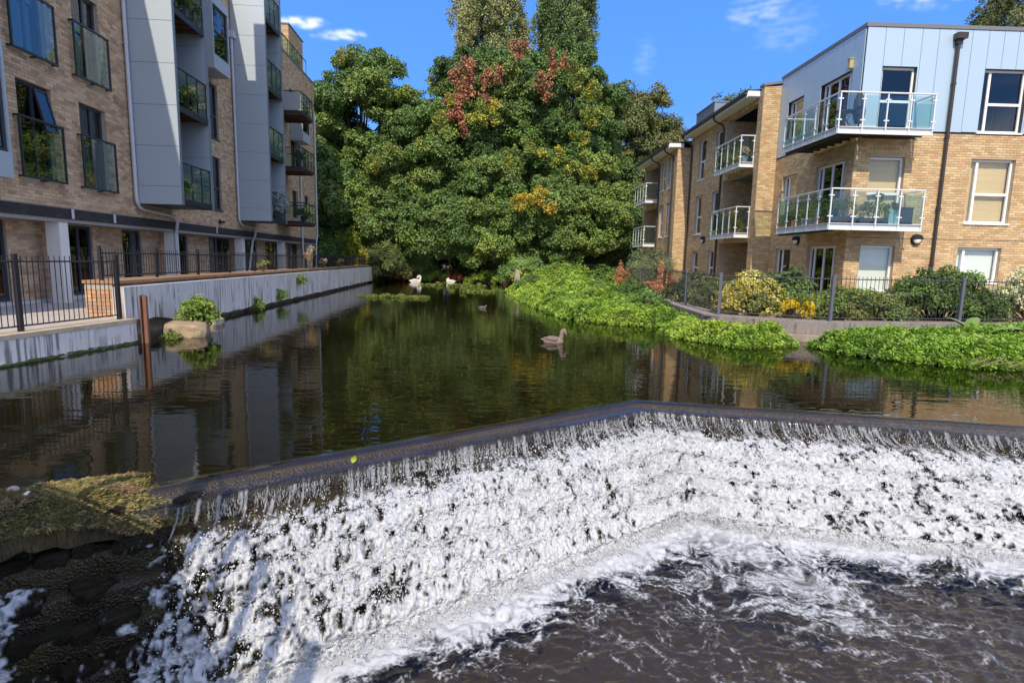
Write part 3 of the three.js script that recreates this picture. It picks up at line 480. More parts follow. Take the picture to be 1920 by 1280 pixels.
  // block three
  const W3 = Wf(x3), p3 = face([0, 0, -u3], [1, 0, 0], [0, 0, 1]), h3s = [[14.6, 15.2, 5.9, 7.6], [15.85, 16.6, 5.9, 7.5], [14.6, 15.2, 3.25, 5.1], [15.85, 16.6, 3.25, 5.1], [14.6, 15.2, 0.9, 2.4]].map(U), rec3 = [[17.1, 20.3, 5.6, 7.6], [17.1, 20.3, 2.9, 5.1], [17.1, 20.3, 0.45, 2.5]].map(U);
  part(B, 'pier', bx(x3, X2 - 0.004, 0.2, eave3 + 0.02, -u3 - 0.28, -u3), M.mortarR); layBricks(list, p3, x3, X2 - 0.004, 0.4, eave3, [], palR, 26);
  part(B, 'side_wall', wallGeo(W3, -u4, -u3 - 0.281, 0.2, eave3, [...h3s, ...rec3], 0.28), M.mortarR); layBricks(list, W3, -u4, -u3, 0.4, eave3, [...h3s, ...rec3], palR, 27);
  for (const h of h3s) windowAt(B, W3, h, { ...wht, rows: { 0: [0.45] }, sill: true });
  recess(x3, 17.1, 20.3, [[5.6, 7.6], [2.9, 5.1], [0.45, 2.5]]);
  eaves(x3, u3 - 0.06, u4 + 0.3, eave3, 0.5);
  part(B, 'inner_wall', bx(-0.4, E, 0.3, 8.3, -u2 - 0.1, -u2 - 0.0), M.inside); part(B, 'inner_wall', bx(3.0, 3.1, 0.3, 8.7, -5.2, -0.3), M.inside); part(B, 'inner_wall', bx(3.2, 3.4, 0.3, 8.3, -u4, -u2 - 0.3), M.inside);
  for (const y of [0.38, 3.0, 5.75]) part(B, 'floor', bx(0.3, E - 0.1, y - 0.2, y, -5.15, -0.3), M.inside);
  for (const y of [0.38, 2.95, 5.7]) part(B, 'floor', bx(0.7, E - 0.1, y - 0.2, y - 0.01, -u4 + 0.3, -5.3), M.inside);
  part(B, 'rear_wall', bx(E - 0.02, E + 0.25, 0.2, 8.86, -u4, -0.0), M.mortarR); part(B, 'end_wall', bx(x3 + 0.3, E, 0.2, eave3, -u4, -u4 + 0.28), M.mortarR);
  // roof plant room
  part(B, 'plant_room', bx(1.1, 4.6, 8.6, 10.75, -18.6, -15.6), M.cladLd); part(B, 'plant_room_cap', bx(1.07, 4.63, 10.751, 10.82, -18.63, -15.57), M.roofGrey);
  part(B, 'roof_vent', (() => { const g = new THREE.SphereGeometry(0.22, 14, 10); g.translate(0.35, 9.3, -15.2); return join([g, bar(V(0.35, 8.75, -15.2), V(0.35, 9.2, -15.2), 0.05)]); })(), M.pipeL);
  // balconies
  const balcony = (o) => {
    const T = sub(B, 'balcony'), { x0, x1, z0, z1, y, wrap, top } = o;      // z0 = outer front (towards the street side), deck top y
    const fz = z0, rl = [], pane = (a, b, n) => part(T, 'pane', n === 'x' ? bx(a[0] + 0.03, b[0] - 0.03, y + 0.06, top - 0.06, fz - 0.034, fz - 0.026) : bx(x0 + 0.026, x0 + 0.034, y + 0.06, top - 0.06, a[1] + 0.03, b[1] - 0.03), M.glassTint);
    const post = (x, z, alongX) => part(T, 'post', join([bx(x - 0.017, x + 0.017, y - 0.2, top, z - 0.017, z + 0.017), ...[0.2, 0.82].map((k) => { const yy = mix(y, top, k); return alongX ? bx(x - 0.075, x + 0.075, yy - 0.018, yy + 0.018, z - 0.024, z + 0.022) : bx(x - 0.022, x + 0.024, yy - 0.018, yy + 0.018, z - 0.075, z + 0.075); })]), M.whiteRail);
    const nf = o.nf, fx = (k) => mix(x0 + 0.03, x1 - 0.03, k / nf); for (let k = 0; k <= nf; k++) { post(fx(k), fz - 0.03, true); if (k < nf) pane([fx(k), 0], [fx(k + 1), 0], 'x'); }
    const ns = o.ns, sz = (k) => mix(fz - 0.03, z1 + 0.03, k / ns); for (let k = 1; k <= ns; k++) { post(x0 + 0.03, sz(k), false); pane([0, sz(k)], [0, sz(k - 1)], 'z'); }
    rl.push(bx(x0, x1, top, top + 0.035, fz - 0.06, fz), bx(x0, x0 + 0.06, top, top + 0.035, z1, fz - 0.06));
    if (o.right) { rl.push(bx(x1 - 0.05, x1, top, top + 0.034, o.right, fz - 0.06)); part(T, 'pane', bx(x1 - 0.03, x1 - 0.022, y + 0.06, top - 0.06, o.right + 0.05, fz - 0.08), M.glassTint); }
    if (o.ret) { rl.push(bx(x0 + 0.06, o.ret, top, top + 0.034, z1, z1 + 0.05)); part(T, 'pane', bx(x0 + 0.09, o.ret - 0.02, y + 0.06, top - 0.06, z1 + 0.02, z1 + 0.028), M.glassTint); }
    part(T, 'handrail', join(rl), M.whiteRail);
    part(T, 'fascia', join([bx(x0, x1, y - 0.2, y - 0.0, fz - 0.07, fz - 0.062 + 0.01), bx(x0, x1, y - 0.2, y - 0.185, fz - 0.052, fz), bx(x0, x1, y - 0.015, y, fz - 0.052, fz), bx(x0 + 0.052, x0 + 0.06, y - 0.2, y, z1, fz - 0.07), bx(x0, x0 + 0.052, y - 0.2, y - 0.185, z1, fz - 0.07), bx(x0, x0 + 0.052, y - 0.015, y, z1, fz - 0.07)]), M.whiteRail);
    const W = 0.142, G = 0.15;
    for (let x = x0 + 0.07, i = 0; x < (wrap ? 0.0 : o.back) - 0.05; x += G, i++) part(T, 'deck_board', bx(x, Math.min(x + W, (wrap ? -0.03 : o.back)), y - 0.045, y - 0.018, z1 + 0.01, fz - 0.08), M.board);
    if (wrap) for (let x = 0.03; x < x1 - 0.06; x += G) part(T, 'deck_board', bx(x, Math.min(x + W, x1 - 0.02), y - 0.045, y - 0.018, 0.03, fz - 0.08), M.board);
    if (wrap) { for (const z of [0.16, 0.45, 0.72]) part(T, 'joist', bx(x0 + 0.07, x1 - 0.02, y - 0.16, y - 0.05, z - 0.02, z + 0.02), M.eaveDark); for (let z = -0.3; z > z1; z -= 0.42) part(T, 'joist', bx(x0 + 0.07, -0.03, y - 0.16, y - 0.05, z - 0.02, z + 0.02), M.eaveDark); part(T, 'bracket', bx(x0 + 0.1, x0 + 0.16, y - 0.26, y - 0.165, z1 + 0.05, fz - 0.2), M.eaveDark); }
    else for (let z = z1 + 0.2; z < fz - 0.1; z += 0.42) part(T, 'joist', bx(x0 + 0.07, o.back, y - 0.16, y - 0.05, z - 0.02, z + 0.02), M.whiteRail);
  };
  balcony({ x0: -1.12, x1: 1.72, z0: 0.9, z1: -2.42, y: 5.8, top: 6.74, wrap: true, nf: 4, ns: 5, right: 0.03, ret: -0.03 });
  balcony({ x0: -1.12, x1: 1.72, z0: 0.9, z1: -2.42, y: 3.05, top: 4.03, wrap: true, nf: 4, ns: 5, right: 0.03, ret: -0.03 });
  for (const [y, t] of [[5.84, 6.85], [3.05, 4.07]]) balcony({ x0: -1.3, x1: -0.712, z0: -5.6, z1: -8.35, y, top: t, back: -0.72, nf: 1, ns: 4, ret: -0.72 });
  for (const [y, t] of [[5.5, 6.43], [2.92, 3.9]]) balcony({ x0: -2.2, x1: -1.412, z0: -17.0, z1: -19.8, y, top: t, back: -1.42, nf: 1, ns: 4 });
  // rainwater pipes
  const P = part(B, 'downpipe', bar(V(2.77, 0.45, 0.075), V(2.76, 8.45, 0.095), 0.05, 10), M.pipeR);
  part(P, 'hopper', join([bx(2.62, 2.92, 8.55, 8.72, 0.024, 0.24), bx(2.69, 2.84, 8.42, 8.56, 0.03, 0.16)]), M.pipeR);
  for (const y of [1.9, 3.6, 5.75, 7.3]) { const k = new THREE.CylinderGeometry(0.066, 0.066, 0.07, 10); k.translate(2.765, y, 0.085); part(P, 'collar', k, M.pipeR); }
  const dp = (x, u, y) => part(B, 'downpipe', tube([[x - 0.58, y + 0.1, -u], [x - 0.55, y - 0.12, -u], [x - 0.12, y - 0.3, -u], [x - 0.07, y - 0.55, -u], [x - 0.07, 4, -u], [x - 0.07, 0.45, -u]], 0.045, 50, 8, 0.2), M.pipeR);
  dp(X2, 8.95, eave2); dp(X2, 13.3, eave2); dp(x3, 14.2, eave3); dp(x3, 16.9, eave3);
  // wall lamps (bulkheads, unlit) and a vent
  const bulk = (m4) => { const g = new THREE.CylinderGeometry(0.16, 0.17, 0.07, 24); g.rotateX(Math.PI / 2); g.translate(0, 0, 0.045); g.applyMatrix4(m4); const d = new THREE.SphereGeometry(0.135, 20, 10, 0, Math.PI * 2, 0, Math.PI / 2); d.rotateX(Math.PI / 2); d.scale(1, 1, 0.5); d.translate(0, 0, 0.08); d.applyMatrix4(m4); const hood = new THREE.CylinderGeometry(0.15, 0.15, 0.1, 20, 1, false, Math.PI / 2, Math.PI); hood.rotateX(Math.PI / 2); hood.translate(0, 0, 0.1); hood.applyMatrix4(m4); const p = part(B, 'bulkhead', g, M.dark); part(p, 'diffuser', d, M.white); part(p, 'hood', hood, M.dark); };
  bulk(new THREE.Matrix4().makeTranslation(2.2, 2.66, 0.01)); bulk(W1.m.clone().multiply(new THREE.Matrix4().makeTranslation(-2.96, 2.68, 0.01))); bulk(W2.m.clone().multiply(new THREE.Matrix4().makeTranslation(-10.75, 2.95, 0.01)));
  part(B, 'wall_lantern', join([bx(-0.14, -0.02, 7.86, 8.12, -0.62, -0.5), bx(-0.16, -0.02, 8.121, 8.15, -0.64, -0.48)]), std(lin(0.45, 0.38, 0.2), 0.5));
  setBricks(B, list);
}
// garden wall in front of the flats, with the railing that follows it
const fencePts = [[4.7, -28.9], [5.8, -26.5], [5.85, -22.7], [5.42, -18.2], [5.36, -15.0], [7.62, -13.85], [11.1, -14.35], [14.4, -14.5]];
{
  const t = thing('garden_wall', 'low curved brown concrete wall between the garden and the river', 'wall');
  const o = [[4.4, -28.7], [5.5, -26.4], [5.55, -22.7], [5.1, -18.2], [5.0, -15.2], [5.25, -14.65], [6.0, -14.15], [7.5, -13.48], [11.1, -13.98], [15, -14.15]], i = [[15, -14.7], [11.1, -14.55], [7.6, -14.05], [6.1, -14.8], [5.6, -15.2], [5.7, -18.2], [6.1, -22.7], [6.05, -26.6], [4.9, -29]];
  part(t, 'wall_face', prism([...o, ...i], -0.5, 0.46), std(lin(0.44, 0.37, 0.34), 0.95, { map: rep(concreteTex, 0.5), bumpMap: rep(nzFine, 1.2), bumpScale: 0.02 }));
  part(t, 'ledge', prism([[5.0, -14.85], [5.9, -13.98], [7.4, -13.3], [11.1, -13.8], [11.1, -14.0], [7.5, -13.5], [6, -14.2], [5.2, -14.9]], -0.4, 0.14), M.stone);
  railing('railing', 'dark grey garden railing curving along the low brown wall in front of the flats', fencePts, 0.54, 1.47, 1.55, { base: 0.455, space: 0.11, post: 0.035, postMat: M.postGrey, mat: std(lin(0.045, 0.046, 0.05), 0.5), br: 0.0065, spike: 0.07 });
  railing('railing', 'black railing standing behind the overgrown far end of the bank', [[1.6, -36], [3.4, -34.5], [5.2, -33]], 0.6, 1.55, 1.65, { base: 0.43, space: 0.12 });
}
// ================================================================ PLANTS
const leafMat = new THREE.MeshPhysicalMaterial({ color: 0xffffff, roughness: 0.62, transmission: 0.3, thickness: 0, ior: 1.4, side: THREE.DoubleSide });
const treeLeaf = new THREE.MeshStandardMaterial({ color: 0xffffff, roughness: 0.55, side: THREE.DoubleSide });
const bark = std(lin(0.10, 0.085, 0.065), 0.95, { bumpMap: rep(nzFine, 2), bumpScale: 0.03 });
const barkPale = std(lin(0.26, 0.24, 0.19), 0.95);
function sprig(n, len, wid, spread, seed, up = 0.5) {
  const r = rng(seed), P = [], q = new THREE.Quaternion(), e = new THREE.Euler();
  for (let i = 0; i < n; i++) {
    const th = r() * 6.283, ph = Math.acos(2 * r() - 1), rr = spread * Math.cbrt(r()), c = V(Math.sin(ph) * Math.cos(th) * rr, Math.cos(ph) * rr * 0.8, Math.sin(ph) * Math.sin(th) * rr);
    e.set((r() - 0.5) * 3.0 * (1 - up), r() * 6.283, (r() - 0.5) * 3.0 * (1 - up)); q.setFromEuler(e);
    const L = len * (0.7 + 0.6 * r()), w = wid * (0.7 + 0.6 * r()), f = 0.12 + 0.25 * r();
    const v = [V(0, 0, -L / 2), V(-w / 2, f * w, -L * 0.05), V(0, 0, L / 2), V(w / 2, f * w, -L * 0.05)].map((p) => p.applyQuaternion(q).add(c));
    for (const k of [0, 1, 2, 0, 2, 3]) P.push(v[k].x, v[k].y, v[k].z);
  }
  const g = new THREE.BufferGeometry(); g.setAttribute('position', new THREE.Float32BufferAttribute(P, 3)); g.computeVertexNormals(); return g;
}
const SP = { tree: sprig(17, 0.135, 0.115, 0.28, 1, 0.38), treeS: sprig(12, 0.15, 0.12, 0.30, 2, 0.4), pop: sprig(12, 0.15, 0.13, 0.28, 3, 0.1), bush: sprig(10, 0.075, 0.05, 0.1, 4, 0.35), bushL: sprig(10, 0.13, 0.08, 0.17, 5, 0.35), cress: sprig(9, 0.05, 0.042, 0.06, 6, 0.75), spike: sprig(14, 0.09, 0.05, 0.12, 7, 0.0), tiny: sprig(9, 0.045, 0.03, 0.06, 8, 0.3), narrow: sprig(10, 0.14, 0.03, 0.14, 9, 0.3), moss: sprig(8, 0.05, 0.012, 0.035, 10, 0.55), redspray: sprig(12, 0.26, 0.12, 0.32, 12, 0.0) };
const tmpC = new THREE.Color();
// leaves over the shells of lobes [x, y, z, rx, ry, rz, colour index]
function foliage(parent, name, lobes, geo, o) {
  const { per, cols, seed = 1, inner = 0.25, tilt = 0.6, s0 = 0.8, s1 = 1.35, vary = 0.22, shell = 0.8, down = -0.75 } = o, r = rng(seed), M4 = [], C = [];
  const q = new THREE.Quaternion(), q2 = new THREE.Quaternion(), n = V(0, 0, 0), up = V(0, 1, 0), p = V(0, 0, 0), s = V(0, 0, 0);
  for (const [x, y, z, rx, ry, rz, ci] of lobes) {
    const cnt = Math.round(per * Math.pow((rx * ry + ry * rz + rx * rz) / 3, 1)), lc = 0.88 + 0.24 * r(), base = cols[(ci ?? Math.floor(r() * cols.length)) % cols.length];
    for (let i = 0; i < cnt; i++) {
      const a = r() * 6.283, h = 2 * r() - 1, k = Math.sqrt(1 - h * h); n.set(k * Math.cos(a), h, k * Math.sin(a));
      if (h < down && r() < 0.8) continue;
      const d = r() < inner ? Math.cbrt(r()) * shell : shell + (1.12 - shell) * r();
      p.set(x + n.x * rx * d, y + n.y * ry * d, z + n.z * rz * d);
      n.multiplyScalar(tilt).addScaledVector(up, 1 - tilt).normalize(); q.setFromUnitVectors(up, n); q2.setFromAxisAngle(up, r() * 6.283); q.multiply(q2);
      const sc = s0 + (s1 - s0) * r(); s.set(sc, sc, sc);
      M4.push(new THREE.Matrix4().compose(p, q, s)); const t = lc * (1 - vary + 2 * vary * r()); C.push(base[0] * t, base[1] * t, base[2] * t * (0.85 + 0.3 * r()));
    }
  }
  const im = new THREE.InstancedMesh(geo, o.mat || (geo === SP.tree || geo === SP.pop || geo === SP.treeS || geo === SP.redspray ? treeLeaf : leafMat), M4.length); im.name = name; im.userData.kind = 'stuff';
  M4.forEach((m, i) => { im.setMatrixAt(i, m); im.setColorAt(i, tmpC.setRGB(C[i * 3], C[i * 3 + 1], C[i * 3 + 2])); });
  if (parent) parent.add(im); else scene.add(im); return im;
}
function shellLobes(env, n, size, seed, squash = 0.75) {       // lobes over the skin of ellipsoids
  const r = rng(seed), out = [];
  for (const [x, y, z, rx, ry, rz, w = 1] of env) {
    const m = Math.round(n * w);
    for (let i = 0; i < m; i++) {
      const h = 1 - 2 * (i + 0.5) / m, a = i * 2.39996 + r() * 0.9, k = Math.sqrt(1 - h * h), d = 0.72 + 0.36 * r(), s = size * (0.65 + 0.7 * r());
      out.push([x + rx * k * Math.cos(a) * d, y + ry * h * d, z + rz * k * Math.sin(a) * d, s, s * squash, s]);
    }
  }
  return out;
}
function masses(env, n, size, seed) {           // boughs over the crown's skin, each a spray of leaf clumps over its upper, outer side
  const r = rng(seed), out = [];
  for (const [x, y, z, rx, ry, rz, w = 1] of env) {
    const m = Math.round(n * w);
    for (let i = 0; i < m; i++) {
      const h = 1 - 1.85 * (i + 0.5) / m, a = i * 2.39996 + r() * 1.2, k = Math.sqrt(Math.max(0, 1 - h * h)), d = 0.66 + 0.36 * r(), s = size * (0.6 + 0.8 * r()), ci = Math.floor(r() * 12);
      const cx = x + rx * k * Math.cos(a) * d, cy = y + ry * h * d, cz = z + rz * k * Math.sin(a) * d, q = 7 + Math.floor(r() * 4);
      for (let j = 0; j < q; j++) { const b = j * 2.4 + r(), hh = -0.3 + 1.2 * r(), kk = Math.sqrt(Math.max(0.05, 1 - hh * hh)), e = s * (0.55 + 0.5 * r()), l = s * (0.3 + 0.22 * r()); out.push([cx + Math.cos(b) * kk * e + 0.25 * s * k * Math.cos(a), cy + hh * e * 0.85, cz + Math.sin(b) * kk * e + 0.25 * s * k * Math.sin(a), l * 1.05, l * 0.85, l * 1.05, ci]); }
      out.push([cx, cy, cz, s * 0.6, s * 0.45, s * 0.6, ci]);
    }
  }
  return out;
}
function limbs(base, top, r0, ends, seed) {
  const r = rng(seed), G = [], pts = [base, V(mix(base.x, top.x, 0.35) + (r() - 0.5) * 0.5, mix(base.y, top.y, 0.35), mix(base.z, top.z, 0.35)), V(mix(base.x, top.x, 0.7) + (r() - 0.5) * 0.5, mix(base.y, top.y, 0.7), mix(base.z, top.z, 0.7)), top];
  const c = new THREE.CatmullRomCurve3(pts);
  for (let i = 0; i < 8; i++) G.push(bar(c.getPoint(i / 8), c.getPoint((i + 1) / 8), mix(r0, r0 * 0.2, i / 8), 8, mix(r0, r0 * 0.2, (i + 1) / 8)));
  for (const e of ends) { const k = 0.2 + 0.55 * r(), a = c.getPoint(k), b = V(...e.slice(0, 3)), m = a.clone().lerp(b, 0.5).add(V(0, 0.5, 0)), rr = mix(r0, r0 * 0.2, k) * 0.5; G.push(bar(a, m, rr, 6, rr * 0.7), bar(m, b, rr * 0.7, 5, rr * 0.25)); }
  return join(G);
}
const heap = (rx, y0, y1, rz, n, s, seed) => { const r = rng(seed), out = []; for (let i = 0; i < n; i++) { const a = i * 2.4 + r(), d = Math.sqrt((i + 0.5) / n), y = mix(y0, y1, Math.sqrt(Math.max(0, 1 - d * d * 0.9)) * (0.55 + 0.45 * r())), k = s * (0.7 + 0.6 * r()); out.push([Math.cos(a) * d * rx, y - k * 0.6, Math.sin(a) * d * rz, k, k * 0.8, k]); } return out; };
const GREEN = [[0.095, 0.150, 0.034], [0.078, 0.130, 0.030], [0.115, 0.170, 0.038], [0.066, 0.115, 0.028], [0.135, 0.185, 0.042], [0.085, 0.140, 0.036], [0.070, 0.122, 0.030], [0.105, 0.150, 0.040], [0.150, 0.190, 0.040], [0.062, 0.108, 0.028], [0.090, 0.145, 0.034], [0.120, 0.160, 0.040]].map((c) => [c[0] * 1.32, c[1] * 1.42, c[2] * 1.2]);
const OLIVE = [[0.16, 0.185, 0.052], [0.135, 0.165, 0.046], [0.18, 0.19, 0.06], [0.11, 0.145, 0.04]];
const YEL = [[0.38, 0.34, 0.035], [0.28, 0.30, 0.035], [0.20, 0.25, 0.035], [0.17, 0.22, 0.035]], RED = [[0.40, 0.16, 0.09], [0.33, 0.15, 0.075], [0.42, 0.20, 0.10]];
function tree(name, label, [x, z], env, o) {
  const t = thing(name, label, 'tree', [x, 0, z]), E = env.map(([a, b, c, ...q]) => [a - x, b, c - z, ...q]);
  const lob = masses(E, o.n * 0.72, o.size * 1.08, o.seed); if (o.extra) for (const e of o.extra) lob.push([e[0] - x, e[1], e[2] - z, e[3], e[4], e[3]]);
  const top = E.reduce((m, e) => Math.max(m, e[1] + e[4] * 0.55), 0), r = rng(o.seed + 5), ends = lob.filter(() => r() < (o.limb ?? 0.08));
  part(t, 'trunk', limbs(V(0, 0.2, 0), V(E[0][0] * 0.5, top, E[0][2] * 0.5), o.trunk ?? 0.34, ends, o.seed), o.bark || bark);
  foliage(t, 'crown', lob, o.sprig || SP.tree, { per: o.per ?? 125, cols: o.cols || GREEN, seed: o.seed + 1, ...o.fo });
  for (const [nm, list, cols, g] of o.patches || []) foliage(t, nm, list.flatMap(([a, b, c, s, sy], q) => { const r = rng(o.seed + q); return [0, 1, 2, 3, 4, 5].map(() => [a + (r() - 0.5) * 2.2 * s, b + (r() - 0.5) * 2.0 * (sy ?? s), c + (r() - 0.3) * s, s * (0.3 + 0.3 * r()), (sy ?? s) * (0.35 + 0.35 * r())]); }).map(([a, b, c, s, sy]) => [a * 0.968 - x, 1.76 + (b - 1.76) * 0.968, c * 0.968 - z, s, sy ?? s, s]), g || SP.tree, { per: 120, cols, seed: o.seed + 9, inner: 0.1, s0: 0.7, s1: 1.1, ...(o.pfo || {}) });
  return t;
}
// the wood at the end of the water
tree('sycamore_tree', 'tall dark green sycamore beside the end of the brown brick block', [-12.2, -47], [[-12.2, 10.6, -47, 4.1, 6.3, 3.9], [-13.6, 5.5, -45.5, 3.6, 4.2, 3.2, 0.8], [-9.6, 4.6, -45, 2.6, 3.6, 2.6, 0.6]], { n: 72, size: 1.15, seed: 101, patches: [['yellow_leaves', [[-10.25, 8.46, -43.1, 0.45], [-8.7, 11.2, -45.2, 0.35], [-12.8, 16.5, -45.5, 0.45]], YEL]] });
tree('sycamore_tree', 'spreading green sycamore with rust red and yellow patches in front of the poplars', [-2.6, -49], [[-2.8, 11.6, -49, 4.9, 6.2, 4.0], [-4.4, 6.3, -46, 3.9, 4.4, 3.4, 0.8], [-0.6, 13.2, -47.6, 3.2, 4.4, 3.0, 0.6]], { n: 84, size: 1.15, seed: 111, patches: [
  ['red_leaves', [[-4.15, 14.4, -44.6, 0.62, 1.0], [-4.6, 13.4, -44.6, 0.5, 0.8], [-4.55, 12.2, -44.4, 0.42, 0.7], [-3.4, 14.9, -44.7, 0.45, 0.9], [-3.9, 11.5, -44.3, 0.3, 0.6], [-1.7, 14.8, -44.6, 0.4, 0.7], [-2.4, 14.4, -44.4, 0.22, 0.8], [0.05, 17.0, -44.6, 0.5, 0.6], [-2.4, 13.1, -44.2, 0.35, 0.4]], RED, SP.redspray],
  ['yellow_leaves', [[-2.33, 12.55, -44, 0.75, 0.6], [-3.0, 12.0, -43.9, 0.5, 0.4], [-5.7, 11.8, -44.2, 0.35], [-4.8, 13.1, -44.2, 0.3], [-0.4, 8.6, -43.4, 0.35], [-1.9, 11.6, -43.9, 0.5, 0.4]], YEL]] });
tree('sycamore_tree', 'broad sycamore with a yellow flank right of the red patches', [4.0, -49], [[3.7, 11.4, -49, 4.0, 6.4, 3.8], [4.6, 6.0, -46.4, 4.2, 4.2, 3.2, 0.8]], { n: 78, size: 1.15, seed: 121, cols: [...GREEN, OLIVE[0], OLIVE[1]], patches: [
  ['red_leaves', [[2.76, 16.2, -45.6, 0.35, 0.8], [3.4, 16.5, -45.6, 0.25, 0.6], [1.5, 14.6, -44.6, 0.45, 0.6], [2.1, 14.0, -44.6, 0.3, 0.5]], RED, SP.redspray],
  ['yellow_leaves', [[4.9, 15.4, -45.4, 0.9, 0.8], [5.5, 14.5, -45.4, 0.7], [4.2, 14.8, -45.2, 0.5], [5.2, 12.2, -45.0, 0.7, 0.4], [4.7, 10.7, -44.6, 0.6, 0.35], [5.6, 12.7, -45, 0.4, 0.3], [3.3, 9.2, -44, 0.5], [1.4, 9.9, -43.6, 0.8, 0.5], [4.2, 8.6, -43.5, 0.6, 0.5], [5.2, 8.0, -43.4, 0.5, 0.4]], YEL]] });
tree('sycamore_tree', 'lower sycamore with hanging branches over the far water', [-7.2, -45.2], [[-7.2, 8.0, -45.4, 3.3, 4.4, 3.0], [-6.4, 3.9, -43.6, 3.2, 2.5, 2.0, 0.7]], { n: 70, size: 1.0, seed: 131, patches: [['yellow_leaves', [[-6.6, 9.8, -42.6, 0.3], [-9, 9.4, -43.2, 0.3]], YEL]] });
tree('sycamore_tree', 'low sycamore with a yellow tuft leaning over the green bank', [1.4, -44.4], [[0.9, 5.9, -44.4, 4.0, 3.8, 2.6], [-1.6, 3.5, -43.4, 2.6, 2.4, 1.8, 0.6], [4.6, 4.2, -43.0, 3.2, 2.8, 2.0, 0.7]], { n: 66, size: 0.95, seed: 141, patches: [['yellow_leaves', [[0.95, 6.0, -41.5, 0.7, 0.5], [0.3, 5.8, -41.6, 0.4], [2.2, 5.4, -41.5, 0.45, 0.35], [1.9, 6.4, -41.6, 0.4]], [[0.42, 0.30, 0.03], [0.36, 0.31, 0.03]]]] });
tree('maple_tree', 'airy olive tinted maple beside the far end of the buff flats', [10.6, -53], [[9.6, 11.0, -53, 3.4, 6.4, 3.4], [12.6, 8.5, -53, 2.6, 5.0, 3.0, 0.7], [8.4, 6.0, -50, 3.0, 4.2, 2.8, 0.7]], { n: 60, size: 0.95, seed: 151, cols: OLIVE, per: 80, sprig: SP.treeS, fo: { s0: 0.9, s1: 1.5 } });
function poplar(label, x, z, rx, h, seed, cols, n, group) {
  const t = thing('poplar_tree', label, 'tree', [x, 0, z]), r = rng(seed), lob = [];
  for (let i = 0; i < n; i++) { const k = i / n, y = mix(6, h - 2, k), w = rx * (k < 0.75 ? 0.82 + 0.2 * r() : mix(0.9, 0.15, (k - 0.75) / 0.25)), a = i * 2.4 + r(), d = w * Math.sqrt(0.25 + 0.75 * r()); lob.push([Math.cos(a) * d, y + r(), Math.sin(a) * d, 0.55 + 0.5 * r(), 1.6 + 1.2 * r(), 0.55 + 0.5 * r()]); }
  const G = []; for (let i = 0; i < 26; i++) { const a = r() * 6.28, y = 3 + r() * (h - 10), d = rx * (0.45 + 0.45 * r()); G.push(bar(V(0, y, 0), V(Math.cos(a) * d * 0.6, y + 3, Math.sin(a) * d * 0.6), 0.13, 6, 0.09), bar(V(Math.cos(a) * d * 0.6, y + 3, Math.sin(a) * d * 0.6), V(Math.cos(a) * d, y + 7, Math.sin(a) * d), 0.09, 6, 0.03)); }
  part(t, 'trunk', join([bar(V(0, 0.2, 0), V(0, h * 0.55, 0), 0.5, 10, 0.3), bar(V(0, h * 0.55, 0), V(0, h - 2, 0), 0.3, 8, 0.05), ...G]), barkPale);
  foliage(t, 'crown', lob, SP.pop, { per: 78, cols, seed: seed + 1, inner: 0.3, s0: 0.8, s1: 1.3 }); return t;
}
poplar('tall pale poplar with visible upswept limbs rising above the red patched sycamore', -2.9, -62, 4.1, 36, 161, [[0.30, 0.33, 0.125], [0.25, 0.29, 0.105], [0.34, 0.35, 0.15]], 170);
poplar('tall fresh green poplar rising next to the pale poplar', 4.6, -60, 2.9, 36, 171, [[0.15, 0.22, 0.065], [0.12, 0.19, 0.055], [0.18, 0.24, 0.08]], 170);
poplar('poplar showing its top over the pale blue roof of the flats', 47.5, -58, 4.6, 34, 181, [[0.15, 0.18, 0.055], [0.10, 0.135, 0.04], [0.18, 0.2, 0.07]], 130);
tree('young_birch', 'thin young tree peeping over the roof of the buff flats', [15.4, -42], [[15.2, 11.6, -42, 1.0, 2.0, 1.0]], { n: 14, size: 0.5, seed: 191, cols: OLIVE, per: 30, sprig: SP.treeS, trunk: 0.1, limb: 0.6 });
// dark trees behind, which close the view under the crowns
for (const [x, z, h, rx, s] of [[-19, -50, 12, 4.5, 201], [-8.5, -55, 11, 4.5, 211], [1, -56, 10, 5, 221], [9, -58, 9, 4.5, 231], [16.5, -56, 9, 5, 241]])
  tree('background_tree', { 201: 'green tree half hidden behind the brown brick block', 211: 'dark tree filling the gap behind the two left sycamores', 221: 'dark tree standing behind the middle of the wood', 231: 'dark tree behind the olive maple', 241: 'tree behind the roofs of the buff flats' }[s], [x, z], [[x, h * 0.55, z, rx, h * 0.5, 3]], { n: 50, size: 1.2, seed: s, per: 60 });
for (const [x, z, h, rx, s, l] of [[-15.5, -46.5, 4.6, 2.2, 251, 'dark undergrowth beside the end of the brown brick block'], [-11.2, -48.5, 4.2, 2.4, 252, 'dark undergrowth below the left sycamore'], [-6.4, -49.5, 3.6, 2.6, 253, 'dark undergrowth behind the preening swan'], [-1.6, -49, 3.6, 2.8, 254, 'dark undergrowth in the hollow of the wood'], [4.4, -47.5, 3.8, 2.8, 255, 'dark undergrowth behind the ivy mounds'], [9.2, -46, 3.6, 2.4, 256, 'dark undergrowth beside the far end of the flats']]) { const t = thing('undergrowth', l, 'bush', [x, 0, z]); const L = heap(rx, 0.4, h, 1.3, 26, 0.85, s); part(t, 'stem', join(L.map(([a, b, c]) => bar(V(a * 0.4, 0.3, c * 0.4), V(a, b, c), 0.04, 5, 0.02))), bark); foliage(t, 'leaves', L, SP.tree, { per: 110, cols: GREEN, seed: s }); }
